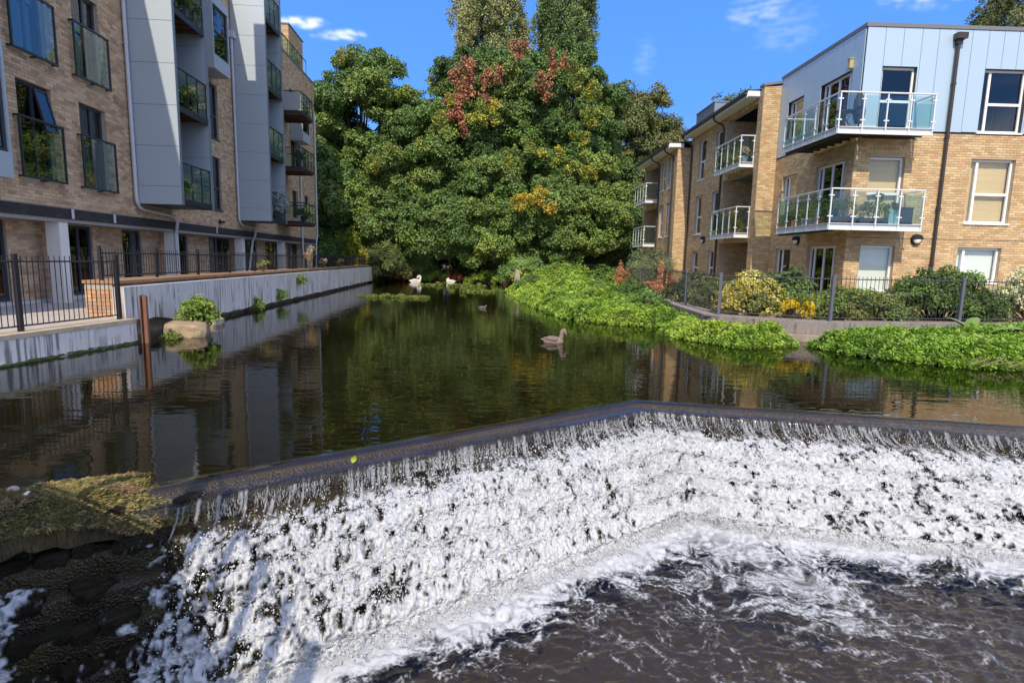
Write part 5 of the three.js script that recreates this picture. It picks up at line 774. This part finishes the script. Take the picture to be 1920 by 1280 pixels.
for (const arm of [0, 1]) {
  const T = arm ? 7.2 : 8.2, dt = 0.0115, n = Math.round(T / dt), m = wprof.length, P = new Float32Array((n + 1) * m * 3), C = new Float32Array((n + 1) * m * 4), I = [];
  const len = [0]; for (let j = 1; j < m; j++) len.push(len[j - 1] + Math.hypot(wprof[j][0] - wprof[j - 1][0], wprof[j][1] - wprof[j - 1][1]));
  for (let i = 0; i <= n; i++) {
    const t = i / n * T, tt = arm ? t : -t;
    for (let j = 0; j < m; j++) {
      const v = len[j], [k, y, nk, ny] = surf(tt, j), c = foamCover(tt, v), top = sm(0.34, 0.18, v);
      const D = foamD(tt, v), q = weirP(arm, t, k + nk * D), o = (i * m + j), jt = 0.012 * (vn(tt * 40, v * 40, 91) - 0.5); P[o * 3] = q[0] + jt; P[o * 3 + 1] = y + ny * D; P[o * 3 + 2] = q[1] + jt;
      const strand = fbm(tt * 58, v * 2.6, 93, 2), blot = fbm(tt * 4.2 + v * 1.3, v * 6.5, 95, 3), fine = fbm(tt * 24, v * 17, 97, 2), hole = fbm(tt * 11 + v * 3, v * 10, 99, 2), pit = vn(tt * 52 + 4 * fine, v * 34, 101);
      const a = mix(sm(0.66, 0.30, 1.02 - c * 0.95 - 0.22 * (blot - 0.5) * 2 - 0.85 * (fine - 0.5) - 0.6 * (hole - 0.52) - 0.62 * (pit - 0.5)), 0.5 * sm(0.54, 0.66, strand + 0.25 * (c - 0.5)), top);
      C[o * 4] = C[o * 4 + 1] = C[o * 4 + 2] = 1; C[o * 4 + 3] = clamp(a) * sm(0.0, 0.03, v) * (j > m - 18 ? (m - 1 - j) / 17 : 1);
    }
  }
  for (let i = 0; i < n; i++) for (let j = 0; j + 1 < m; j++) { const a = i * m + j, b = a + m; if (C[a * 4 + 3] + C[b * 4 + 3] + C[a * 4 + 7] + C[b * 4 + 7] < 0.02) continue; arm ? I.push(a, a + 1, b, b, a + 1, b + 1) : I.push(a, b, a + 1, b, b + 1, a + 1); }
  const g = new THREE.BufferGeometry(); g.setAttribute('position', new THREE.BufferAttribute(P, 3)); g.setAttribute('color', new THREE.BufferAttribute(C, 4)); g.setIndex(I); g.computeVertexNormals();
  const o = one('white_water', g, foamMat, arm ? 'white foaming water tumbling down the weir arm below the flats' : 'white foaming water tumbling down the weir arm below the moss', 'water'); o.userData.kind = 'stuff';
}
// clear water: glassy over the lip, ridged where it falls
{
  const lip = [[-0.12, 0.0], [-0.08, 0.0], [-0.04, -0.001], [-0.01, -0.006], [0.015, -0.018], [0.035, -0.04], [0.06, -0.064], [0.1, -0.072], [0.15, -0.075], [kr[0] + 0.005, -0.082], [kr[0] + 0.03, -0.105], [kr[0] + 0.045, -0.16], [kr[0] + 0.052, -0.23]];
  const clear = new THREE.MeshPhysicalMaterial({ color: lin(0.90, 0.92, 0.92), roughness: 0.06, transmission: 1, thickness: 0, ior: 1.333 });
  for (const arm of [0, 1]) {
    const T = arm ? 9 : 5.35, n = Math.round(T / 0.011), P = [], I = [], m = lip.length;
    for (let i = 0; i <= n; i++) { const t = i / n * T, tt = arm ? t : -t; for (let j = 0; j < m; j++) { const [k, y] = lip[j], f = sm(6, 11, j), w = 0.0025 * (fbm(tt * 5, k * 20, 141, 2) - 0.5) + f * 0.016 * (fbm(tt * 55, y * 4, 143, 2) - 0.5), q = weirP(arm, t, k + w * f); P.push(q[0], y + (1 - f) * w * (j > 1 ? 1 : 0), q[1]); } }
    for (let i = 0; i < n; i++) for (let j = 0; j + 1 < m; j++) { const a = i * m + j, b = a + m; arm ? I.push(a, a + 1, b, b, a + 1, b + 1) : I.push(a, b, a + 1, b, b + 1, a + 1); }
    const g = new THREE.BufferGeometry(); g.setAttribute('position', new THREE.Float32BufferAttribute(P, 3)); g.setIndex(I); g.computeVertexNormals(); struct('weir_water', g, clear);
  }
}
// drops and strands thrown clear of the steps
{
  const drop = new THREE.IcosahedronGeometry(1, 0), r = rng(151), M4 = [], M5 = [], q = new THREE.Quaternion(), e = new THREE.Euler(), m = wprof.length;
  for (let i = 0; i < 42000; i++) { const arm = r() < 0.55 ? 0 : 1, t = r() * (arm ? 6.6 : 5.2), tt = arm ? t : -t, j = Math.floor((0.06 + 0.94 * r()) * (m - 1)), v = j / m * 1.95; if (foamCover(tt, v) < 0.35 + 0.4 * r()) continue; const [k, y, nk, ny] = surf(tt, j), D = foamD(tt, v) + 0.002 + 0.045 * Math.pow(r(), 3), p = weirP(arm, t, k + nk * D), s = 0.0022 + 0.0062 * Math.pow(r(), 3); e.set(r() * 3, r() * 3, r() * 3); q.setFromEuler(e); M4.push(new THREE.Matrix4().compose(V(p[0], y + ny * D, p[1]), q, V(s, s * (1 + r()), s))); }
  for (let i = 0; i < 9000; i++) { const arm = r() < 0.55 ? 0 : 1, t = r() * (arm ? 7.5 : 5.3), j = Math.floor(r() * (r() < 0.7 ? 1 : 6)), y = yT[j] - 0.03 - 0.13 * r(), f = (yT[j] - y) / 0.175, tt = arm ? t : -t; if (vn(tt * 9, j * 3, 153) < 0.32 || foamCover(tt, 0.35 * j + 0.2) < 0.3) continue; const p = weirP(arm, t, kr[j] + 0.03 + 0.035 * Math.sqrt(f) + 0.012 * (r() - 0.5)), w = 0.0007 + 0.0011 * r(); q.identity(); M5.push(new THREE.Matrix4().compose(V(p[0], y, p[1]), q, V(w, 0.004 + 0.02 * r(), w))); }
  const mat = new THREE.MeshPhysicalMaterial({ color: lin(0.50, 0.52, 0.54), roughness: 0.12 });
  for (const [nm, L, l] of [['spray_drops', M4, 'white drops of spray leaping off the steps of the weir'], ['falling_strands', M5, 'thin bright strands of water falling from the lip of the weir']]) { const im = new THREE.InstancedMesh(drop, mat, L.length); L.forEach((x, i) => im.setMatrixAt(i, x)); im.name = nm; im.userData.kind = 'stuff'; tag(im, l, 'water'); scene.add(im); }
}
// ---------------------------------------------------------------- the pool below
const POOL = { x0: -4.6, x1: 9.4, z0: -7.3, z1: -1.6, y: -1.115 };
const poolK = (x, z) => Math.min((x - A0[0]) * nL[0] + (z - A0[1]) * nL[1], (x - A0[0]) * nR[0] + (z - A0[1]) * nR[1]) - 1.02;
const wave = (x, z) => {
  const d = poolK(x, z), b = 0.012 * sm(0.9, 0, d), wx = 0.35 * fbm(x * 1.1, z * 1.1, 163, 2), r1 = fbm((x + 0.35 * z) * 2.6 + wx, (z - 0.15 * x) * 5.2, 165, 2), r2 = 1 - Math.abs(2 * vn((x + 0.3 * z) * 7.5 + 2 * wx, (z - 0.2 * x) * 14 + 2 * wx, 167) - 1), r3 = 1 - Math.abs(2 * vn(x * 17 + 3 * wx, z * 26 + 2 * wx, 169) - 1);
  return 0.038 * (r1 - 0.5) + 0.022 * (r2 - 0.5) + (0.018 + b) * (r3 - 0.5) + 0.05 * Math.exp(-((x - 1.95) ** 2 + (z + 5.95) ** 2) / 0.3) + 0.035 * sm(0.35, -0.05, d);
};
{
  const nx = 620, nz = 300, P = [], U = [], PF = [], I = [], IF = [];
  for (let j = 0; j <= nz; j++) for (let i = 0; i <= nx; i++) {
    const x = mix(POOL.x0, POOL.x1, i / nx), z = mix(POOL.z0, POOL.z1, j / nz), h = wave(x, z), d = poolK(x, z); P.push(x, POOL.y + h, z); U.push(i / nx, j / nz);
    PF.push(x, POOL.y + h + 0.005 + sm(0.5, -0.1, d) * (0.03 + 0.05 * fbm(x * 9, z * 9, 171, 3)), z);
  }
  for (let j = 0; j < nz; j++) for (let i = 0; i < nx; i++) { const a = j * (nx + 1) + i, b = a + nx + 1, x = P[a * 3], z = P[a * 3 + 2], d = poolK(x, z); if (d < -0.3) continue; I.push(a, b, a + 1, b, b + 1, a + 1); IF.push(a, b, a + 1, b, b + 1, a + 1); }
  const mk = (p, idx) => { const g = new THREE.BufferGeometry(); g.setAttribute('position', new THREE.Float32BufferAttribute(p, 3)); g.setAttribute('uv', new THREE.Float32BufferAttribute(U, 2)); g.setIndex(idx); g.computeVertexNormals(); return g; };
  struct('pool_water', mk(P, I), new THREE.MeshPhysicalMaterial({ color: lin(0.5, 0.48, 0.44), roughness: 0.05, transmission: 1, thickness: 0, ior: 1.333 }));
  const TW = 1792, TH = 736, d8 = new Uint8Array(TW * TH * 4);
  for (let j = 0; j < TH; j++) for (let i = 0; i < TW; i++) {
    const x = mix(POOL.x0, POOL.x1, i / TW), z = mix(POOL.z0, POOL.z1, j / TH), d = poolK(x, z), o = (j * TW + i) * 4; d8[o + 3] = 255; if (d < -0.32 || z > -3.1) continue;
    const px = clamp(((x - 1.9) * 0.95 + (z + 6.0) * 1.1) / 2.1, 0, 1), dp = Math.hypot(x - 1.9 - 0.95 * px, z + 6.0 - 1.1 * px);
    let c = mix(1.08, 0.27, sm(-0.02, 0.9, d)) - 0.13 * sm(0.8, 2.4, d) + 0.62 * Math.exp(-dp * dp / 0.16) * (1 - 0.55 * px) + 0.3 * Math.exp(-(((x - 2.4) ** 2) / 0.9 + ((z + 4.7) ** 2) / 0.25)); if (x < 0.5) c += 0.12 * sm(0.7, 0.2, d);
    const w1 = fbm(x * 2.2, z * 2.2, 173, 3) - 0.5, w2 = fbm(x * 2.2 + 30, z * 2.2, 175, 3) - 0.5, X = x + 0.55 * w1, Z = z + 0.55 * w2;
    const web = Math.pow(1 - Math.abs(2 * fbm(X * 3.1, Z * 4.6, 177, 3) - 1), 2), web2 = Math.pow(1 - Math.abs(2 * vn(X * 13 + 5 * w1, Z * 17 + 5 * w2, 179) - 1), 2), fine = vn(x * 75, z * 75, 181), bl = fbm(x * 1.4, z * 1.7, 183, 2);
    const v = 0.50 * web + 0.26 * web2 + 0.24 * fine + 0.5 * (bl - 0.5); const a = sm(0.84 - 0.86 * c, 1.24 - 0.86 * c, v) * mix(1, 0.72, sm(0.3, 0.9, d)) * (0.45 + 0.55 * sm(0.2, 0.7, c + 0.3 * fine)); d8[o] = d8[o + 1] = d8[o + 2] = 255 * clamp(a * mix(1, 0.12 + 1.0 * Math.pow(web2, 0.7) * (0.35 + 0.9 * fine) + 0.35 * web, sm(0.05, 0.55, d)));
  }
  const t = new THREE.DataTexture(d8, TW, TH); t.magFilter = THREE.LinearFilter; t.needsUpdate = true;
  const f = one('pool_foam', mk(PF, IF), new THREE.MeshPhysicalMaterial({ color: lin(0.44, 0.46, 0.485), roughness: 0.6, alphaMap: t, transparent: true, side: THREE.DoubleSide }), 'lacy white foam spreading over the dark pool below the weir', 'foam'); f.userData.kind = 'stuff';
}
// ---------------------------------------------------------------- moss and litter caught on the dry end of the lip
{
  const t = thing('moss_bank', 'mossy heap of weed and debris caught on the dry end of the weir lip', 'moss'); t.userData.kind = 'stuff';
  const top = (tt, k) => { const e = sm(5.15, 5.7, tt) * (1 - 0.0 * tt); return 0.015 + e * (0.085 * sm(-0.34, -0.1, k) * (0.6 + 0.8 * fbm(tt * 2.5, k * 4, 191, 3))) - 0.17 * sm(0.08, 0.3, k) - (1 - e) * 0.12 + 0.06 * (fbm(tt * 9, k * 9, 193, 4) - 0.5); };
  const P = [], I = [], U = [], nk = 46, nt = 150; for (let i = 0; i <= nt; i++) for (let j = 0; j <= nk; j++) { const tt = mix(5.0, 9.2, i / nt), k = mix(-0.4, 0.17 + 0.2 * fbm(tt * 4, 3, 199, 3), j / nk), q = weirP(0, tt, k); P.push(q[0], j === 0 ? -0.2 : top(tt, k) - (j > nk - 2 ? 0.08 + 0.08 * fbm(tt * 9, 1, 205, 2) : 0), q[1]); U.push(tt, k); }
  for (let i = 0; i < nt; i++) for (let j = 0; j < nk; j++) { const a = i * (nk + 1) + j, b = a + nk + 1; I.push(a, b, a + 1, b, b + 1, a + 1); }
  const g = new THREE.BufferGeometry(); g.setAttribute('position', new THREE.Float32BufferAttribute(P, 3)); g.setAttribute('uv', new THREE.Float32BufferAttribute(U, 2)); g.setIndex(I); g.computeVertexNormals(); part(t, 'mound', g, std(lin(0.9, 0.85, 0.6), 0.8, { map: rep(mudTex, 1.5), bumpMap: rep(nzFine, 4), bumpScale: 0.03 }));
  const r = rng(195), M4 = [], C = [], q4 = new THREE.Quaternion(), e = new THREE.Euler(), cols = [[0.15, 0.125, 0.035], [0.10, 0.095, 0.025], [0.27, 0.22, 0.08], [0.06, 0.06, 0.02], [0.20, 0.13, 0.06]];
  for (let i = 0; i < 26000; i++) { const tt = 5.05 + 4.1 * r(), k = -0.38 + 0.66 * r(), q = weirP(0, tt, k), s = 0.55 + 0.8 * r(); e.set((r() - 0.5) * 0.9 + 0.5, 0.65 + (r() - 0.5) * 1.2, (r() - 0.5) * 0.9); q4.setFromEuler(e); M4.push(new THREE.Matrix4().compose(V(q[0], top(tt, k) + 0.004 * r(), q[1]), q4, V(s * 0.8, s * 0.6, s * 0.8))); const c = cols[Math.floor(clamp(fbm(tt * 6, k * 9, 197, 3) * 2.2 - 0.6 + 0.5 * (r() - 0.5)) * 4.99)], v = 0.7 + 0.6 * r(); C.push([c[0] * v, c[1] * v, c[2] * v]); }
  const im = new THREE.InstancedMesh(SP.moss, std(0xffffff, 0.8, { side: THREE.DoubleSide }), M4.length); im.name = 'moss_strands'; im.userData.kind = 'stuff'; M4.forEach((m, i) => { im.setMatrixAt(i, m); im.setColorAt(i, tmpC.setRGB(...C[i])); }); t.add(im);
  // weed that hangs over the first step
  const G = []; for (let i = 0; i < 260; i++) { const tt = 5.1 + 4 * r(), a = weirP(0, tt, 0.14 + 0.12 * r()), b = weirP(0, tt + 0.06 * (r() - 0.5), 0.27 + 0.05 * r()); G.push(bar(V(a[0], top(tt, 0.2) + 0.01, a[1]), V(b[0], -0.10 - 0.2 * r() * r(), b[1]), 0.004, 4, 0.002)); } part(t, 'hanging_weed', join(G), std(lin(0.05, 0.045, 0.02), 0.7));
  const put = (name, geo, mat, label, tt, k, up = 0.02) => { const q = weirP(0, tt, k), m = one(name, geo, mat, label, 'litter'); m.position.set(q[0], top(tt, k) + up, q[1]); return m; };
  put('pale_ball', (() => { const g = new THREE.IcosahedronGeometry(0.035, 3); g.scale(1.1, 0.75, 1); return g; })(), std(lin(0.42, 0.33, 0.28), 0.8), 'pale round scrap lying on the crest of the moss', 6.15, -0.12, 0.02);
  put('white_scrap', (() => { const g = new THREE.PlaneGeometry(0.09, 0.035, 8, 3), p = g.attributes.position; for (let i = 0; i < p.count; i++) p.setZ(i, 0.02 * Math.sin(p.getX(i) * 40) + 0.01 * p.getY(i) * 20); g.rotateX(-1.1); return g; })(), std(lin(0.75, 0.75, 0.75), 0.6, { side: THREE.DoubleSide }), 'crumpled white scrap on the moss', 6.02, 0.03);
  put('teal_scrap', (() => { const g = new THREE.PlaneGeometry(0.07, 0.05, 6, 4), p = g.attributes.position; for (let i = 0; i < p.count; i++) p.setZ(i, 0.015 * Math.sin(p.getX(i) * 60 + p.getY(i) * 40)); g.rotateX(-0.9); return g; })(), std(lin(0.02, 0.38, 0.32), 0.4, { side: THREE.DoubleSide }), 'teal plastic scrap caught in the moss', 7.0, 0.0);
  const leafG = broadLeaf(0.07, 0.05, 1.2); for (const [tt, k, c, l] of [[6.2, 0.2, lin(0.45, 0.45, 0.05), 'yellow fallen leaf on the moss'], [5.85, 0.16, lin(0.42, 0.17, 0.08), 'rust fallen leaf on the moss'], [6.5, 0.02, lin(0.40, 0.2, 0.12), 'brown fallen leaf on the crest of the moss']]) { const m = put('fallen_leaf', leafG, std(c, 0.6, { side: THREE.DoubleSide }), l, tt, k, 0.012); m.rotation.set(-1.3, tt * 3, 0); }
  const q = weirP(0, 3.75, 0.12), m = one('green_leaf', leafG, std(lin(0.35, 0.5, 0.04), 0.6, { side: THREE.DoubleSide }), 'lime green leaf stuck on the wet lip of the weir', 'leaf'); m.position.set(q[0], -0.05, q[1]); m.rotation.set(-0.7, 0.6, 0);
}
// the bank wall with its railing that shades the near end of the weir (outside the picture)
{
  const t = thing('wing_wall', 'concrete wing wall at the near end of the weir', 'wall');
  part(t, 'wall', prism([[-1.62, -0.55], [-2.62, -2.45], [-3.4, -2.75], [-8, -2.6], [-8, 2], [-1.6, 2]], -1.6, 1.25), M.concrete);
  railing('railing', 'steel railing on the wing wall beside the weir', [[-1.66, -0.5], [-2.62, -2.35], [-3.5, -2.66], [-5.4, -2.6]], 1.4, 2.3, 2.4, { base: 1.25, space: 0.42, post: 0.045, br: 0.03 });
}
// ================================================================ BIRDS
function sdfGeo(fn, c, half, n, col) {
  const mc = new MarchingCubes(n, new THREE.MeshBasicMaterial(), false, false, 60000), s = mc.size, hs = mc.halfsize; mc.isolation = 0;
  for (let z = 0; z < s; z++) for (let y = 0; y < s; y++) for (let x = 0; x < s; x++) mc.field[x + y * s + z * s * s] = -fn(c[0] + (x - hs) / hs * half, c[1] + (y - hs) / hs * half, c[2] + (z - hs) / hs * half);
  mc.update(); const P = [], N = [], C = [];
  for (let i = 0; i < mc.count; i++) { const p = [0, 1, 2].map((k) => c[k] + mc.positionArray[i * 3 + k] * half); P.push(...p); const q = [0, 1, 2].map((k) => mc.normalArray[i * 3 + k]), L = Math.hypot(...q) || 1; N.push(...q.map((v) => v / L)); C.push(...col(...p)); }
  const g = new THREE.BufferGeometry(); g.setAttribute('position', new THREE.Float32BufferAttribute(P, 3)); g.setAttribute('normal', new THREE.Float32BufferAttribute(N, 3)); g.setAttribute('color', new THREE.Float32BufferAttribute(C, 3)); return g;
}
const smin = (a, b, k) => { const h = clamp(0.5 + 0.5 * (b - a) / k); return mix(b, a, h) - k * h * (1 - h); };
function bones(list, k) { return (x, y, z) => { let d = 1e3; for (const [a, b, r0, r1, flat = 1] of list) { const ab = [b[0] - a[0], b[1] - a[1], b[2] - a[2]], L = ab[0] ** 2 + ab[1] ** 2 + ab[2] ** 2 || 1e-9, t = clamp(((x - a[0]) * ab[0] + (y - a[1]) * ab[1] + (z - a[2]) * ab[2]) / L); d = smin(d, Math.hypot(x - a[0] - ab[0] * t, y - a[1] - ab[1] * t, (z - a[2] - ab[2] * t) * flat) - mix(r0, r1, t), k); } return d; }; }
const birdMat = std(0xffffff, 0.8, { vertexColors: true });
function bird(name, label, pos, turn, scale, neck, col, wingCol, beakCol, group) {
  const t = thing(name, label, 'bird', pos, turn, group); t.scale.setScalar(scale);
  const body = [[[-0.17, 0.055, 0], [0.08, 0.05, 0], 0.09, 0.105, 0.92], [[-0.08, 0.1, 0], [0.02, 0.1, 0], 0.07, 0.075], [[-0.2, 0.08, 0], [-0.32, 0.105, 0], 0.045, 0.012, 0.8], [[0.08, 0.05, 0], [0.15, 0.06, 0], 0.09, 0.06]];
  for (let i = 0; i + 2 < neck.length; i++) body.push([neck[i], neck[i + 1], mix(0.05, 0.024, i / neck.length), mix(0.05, 0.024, (i + 1) / neck.length)]);
  const h = neck[neck.length - 2], b = neck[neck.length - 1], m = [0, 1, 2].map((k) => mix(h[k], b[k], 0.45)); body.push([h, m, 0.031, 0.024]); body.push([m, b, 0.016, 0.007]);
  part(t, 'body', sdfGeo(bones(body, 0.03), [-0.02, 0.14, 0], 0.4, 84, (x, y, z) => { const d = Math.hypot(x - b[0], y - b[1], z - b[2]), e = Math.hypot(h[0] - b[0], h[1] - b[1], h[2] - b[2]); if (d < e * 0.62) return beakCol; const v = 0.8 + 0.4 * fbm(x * 26 + 50, y * 40 + 50, z * 26 + 50.5, 2); return col.map((c) => c * v); }), birdMat);
  for (const s of [-1, 1]) part(t, 'wing', sdfGeo(bones([[[0.04, 0.11, s * 0.085], [-0.16, 0.125, s * 0.075], 0.052, 0.034], [[-0.14, 0.12, s * 0.07], [-0.26, 0.14, s * 0.03], 0.034, 0.01], [[-0.02, 0.145, s * 0.06], [-0.14, 0.16, s * 0.05], 0.035, 0.02]], 0.03), [-0.1, 0.12, s * 0.06], 0.22, 52, (x, y, z) => { const v = 0.75 + 0.5 * fbm(x * 45 + 90, y * 60 + 90, z * 30 + 90.5, 2); return wingCol.map((c) => c * v); }), birdMat);
  return t;
}
bird('cygnet', 'brown grey cygnet swimming with its bill lowered to the water', [0.92, -0.02, -12.4], -0.15, 0.92, [[0.13, 0.08, 0], [0.155, 0.17, 0], [0.165, 0.26, 0], [0.185, 0.315, 0], [0.22, 0.325, 0], [0.245, 0.29, 0], [0.275, 0.19, 0]], [0.20, 0.145, 0.115], [0.155, 0.115, 0.10], [0.13, 0.13, 0.14]);
bird('swan', 'white swan preening with its neck curled back at the far bank', [-6.95, -0.03, -41.6], 0.2, 1.6, [[0.13, 0.08, 0], [0.18, 0.17, 0], [0.19, 0.25, 0], [0.15, 0.31, 0], [0.09, 0.3, 0], [0.06, 0.25, 0], [0.03, 0.19, 0.02]], [0.62, 0.61, 0.57], [0.62, 0.61, 0.57], [0.5, 0.2, 0.05]);
bird('swan', 'white swan resting with folded neck beside the low weed bed', [-4.6, -0.02, -42.3], 2.9, 1.4, [[0.13, 0.08, 0], [0.16, 0.15, 0], [0.15, 0.2, 0], [0.11, 0.23, 0], [0.08, 0.21, 0], [0.05, 0.18, 0.03]], [0.62, 0.61, 0.57], [0.62, 0.61, 0.57], [0.5, 0.2, 0.05]);
bird('cygnet', 'pale brown cygnet asleep on the green bank near the docks', [3.55, 0.72, -25.0], 2.7, 1.3, [[0.12, 0.08, 0], [0.15, 0.13, 0], [0.12, 0.17, 0], [0.06, 0.17, 0], [0.02, 0.155, 0.03], [-0.03, 0.14, 0.05]], [0.42, 0.35, 0.29], [0.38, 0.32, 0.27], [0.14, 0.13, 0.13]);
bird('duck', 'small dark duck swimming out in mid river', [-1.08, -0.02, -20.9], 0.1, 0.55, [[0.12, 0.08, 0], [0.16, 0.15, 0], [0.175, 0.2, 0], [0.21, 0.21, 0], [0.27, 0.2, 0]], [0.10, 0.09, 0.08], [0.12, 0.1, 0.09], [0.35, 0.15, 0.08]);

// ================================================================ THINGS ON THE BALCONIES
const Rb = (x, z) => { const p = -AR; return [10.41 + x * Math.cos(p) + z * Math.sin(p), -18.43 - x * Math.sin(p) + z * Math.cos(p)]; };
const potGeo = (r, h) => new THREE.LatheGeometry([[0, 0], [r * 0.75, 0], [r, h * 0.93], [r * 1.08, h * 0.93], [r * 1.08, h], [r * 0.95, h], [r * 0.9, h * 0.9], [0, h * 0.88]].map((p) => new THREE.Vector2(...p)), 18);
function potted(label, x, y, z, potMat, h, rx, top, geo, cols, seed, frame = Rb, box) {
  const [wx, wz] = frame(x, z), t = thing('potted_plant', label, 'plant', [wx, y, wz], frame === Rb ? -AR : -AL);
  part(t, 'pot', box ? bx(-box, box, 0, h, -0.12, 0.12) : potGeo(0.16, h), potMat); const L = heap(rx, h + 0.05, top, 0.2, 9, Math.max(0.1, rx * 0.42), seed);
  part(t, 'stem', join(L.map(([a, b, c]) => bar(V(a * 0.2, h * 0.8, c * 0.2), V(a, b, c), 0.008, 4, 0.004))), bark); foliage(t, 'leaves', L, geo, { per: 900, cols, seed, s0: 0.7, s1: 1.2, inner: 0.4 });
}
const terra = std(lin(0.36, 0.16, 0.09), 0.85), slate = std(lin(0.035, 0.04, 0.055), 0.6), paleBlue = std(lin(0.30, 0.44, 0.5), 0.6), bucket = std(lin(0.36, 0.4, 0.45), 0.5);
const YG = [[0.14, 0.2, 0.03], [0.2, 0.24, 0.05], [0.09, 0.15, 0.025]], YO = [[0.16, 0.19, 0.04], [0.28, 0.26, 0.06], [0.1, 0.14, 0.03]], DK = [[0.05, 0.09, 0.02], [0.07, 0.12, 0.03]];
potted('bushy yellow green plant in a dark trough behind the lower balcony glass', -0.6, 3.035, 0.6, slate, 0.22, 0.42, 0.95, SP.tiny, YO, 501, Rb, 0.4);
potted('dense green plant in a dark trough on the lower corner balcony', 0.35, 3.035, 0.6, slate, 0.2, 0.42, 0.95, SP.tiny, YG, 502, Rb, 0.42);
potted('dark leafy plant in a terracotta pot at the balcony corner', -0.95, 3.035, 0.15, terra, 0.28, 0.25, 0.95, SP.tiny, DK, 503);
potted('leafy plant hanging beside the side rail of the lower balcony', -0.95, 3.035, -0.7, bucket, 0.24, 0.24, 0.75, SP.tiny, YG, 504);
potted('low green plant at the inner end of the lower side balcony', -0.9, 3.035, -1.8, terra, 0.24, 0.28, 0.6, SP.tiny, DK, 505);
potted('trailing plant on the pale blue box of the lower balcony', 1.0, 3.035, 0.5, paleBlue, 0.48, 0.2, 0.68, SP.tiny, YG, 506, Rb, 0.14);
potted('dry ornamental grass in a pale pot on the middle upper balcony', -1.03, 5.825, -5.85, bucket, 0.28, 0.14, 0.72, SP.narrow, [[0.42, 0.34, 0.18], [0.36, 0.28, 0.14]], 507);
potted('yellow green plant on the middle lower balcony', -1.03, 3.035, -5.95, terra, 0.2, 0.14, 0.5, SP.narrow, YO, 508);
{ const [x, z] = Rb(1.36, 0.5), b = thing('storage_box', 'dark blue storage box in the corner of the lower balcony', 'box', [x, 3.035, z], -AR); part(b, 'box', bx(-0.2, 0.2, 0, 0.5, -0.16, 0.16), slate); part(b, 'lid', bx(-0.215, 0.215, 0.5, 0.535, -0.175, 0.175), slate); }
{ const [x, z] = Rb(-0.22, 0.42), t = thing('folded_parasol', 'folded charcoal parasol on the upper corner balcony', 'parasol', [x, 5.785, z], -AR); part(t, 'pole', bar(V(0, 0, 0), V(0, 1.15, 0), 0.02, 8), M.darkMetal); part(t, 'base', new THREE.CylinderGeometry(0.2, 0.22, 0.06, 20).translate(0, 0.03, 0), M.darkMetal); const g = new THREE.LatheGeometry([[0.03, 0.2], [0.1, 0.22], [0.15, 0.5], [0.12, 0.9], [0.04, 1.14], [0, 1.16]].map((p) => new THREE.Vector2(...p)), 24), p = g.attributes.position; for (let i = 0; i < p.count; i++) { const a = Math.atan2(p.getZ(i), p.getX(i)), k = 1 + 0.16 * Math.cos(a * 8); p.setX(i, p.getX(i) * k); p.setZ(i, p.getZ(i) * k); } g.computeVertexNormals(); part(t, 'canopy', g, std(lin(0.05, 0.052, 0.058), 0.9)); t.rotation.z = 0.06; }
{ const [x, z] = Rb(-0.65, 0.35), t = thing('bistro_table', 'small folding metal table on the upper corner balcony', 'table', [x, 5.785, z], -AR); part(t, 'table_top', new THREE.CylinderGeometry(0.28, 0.28, 0.025, 24).translate(0, 0.55, 0), M.darkMetal); for (const s of [-1, 1]) { part(t, 'leg', bar(V(-0.2, 0, 0.12 * s), V(0.2, 0.54, 0.12 * s), 0.012), M.darkMetal); part(t, 'leg', bar(V(0.2, 0, 0.14 * s), V(-0.2, 0.54, 0.14 * s), 0.012), M.darkMetal); } }
const Lb = (s, u) => Lw(u, s);
potted('leafy green plant on the top balcony of the nearer grey tower', 1.05, 8.79, 18.6, slate, 0.25, 0.4, 0.95, SP.bush, YG, 511, Lb, 0.3); potted('yellowish plant beside it on the top balcony of the nearer grey tower', 1.05, 8.79, 19.3, slate, 0.25, 0.3, 0.9, SP.bush, YO, 512, Lb, 0.2);
potted('green plant on the lowest balcony of the nearer grey tower', 1.05, 3.35, 18.3, terra, 0.25, 0.25, 0.7, SP.bush, YG, 513, Lb); potted('dark plant on the middle balcony of the nearer grey tower', 1.0, 6.07, 18.8, slate, 0.25, 0.4, 0.75, SP.bush, DK, 514, Lb, 0.3);
potted('silvery flowers spilling over the lowest rail of the farther grey tower', 1.15, 3.35, 26.3, slate, 0.3, 0.6, 1.3, SP.bush, [[0.4, 0.42, 0.46], [0.3, 0.34, 0.34], [0.5, 0.5, 0.55]], 515, Lb, 0.4); potted('bright green plant at the foot of the farther grey tower balcony', 1.1, 3.35, 26.8, slate, 0.2, 0.4, 0.65, SP.bush, YG, 516, Lb, 0.3);
potted('dark conifer in a black pot on the far middle steel balcony', 1.0, 6.23, 31.0, slate, 0.4, 0.25, 0.95, SP.bush, DK, 517, Lb); potted('leafy plant on the far lowest steel balcony', 1.0, 3.51, 31.6, slate, 0.3, 0.35, 0.8, SP.bush, YG, 518, Lb);
scene.traverse((o) => { if (o.isMesh) { o.castShadow = true; o.receiveShadow = true; } });
renderer.render(scene, camera);
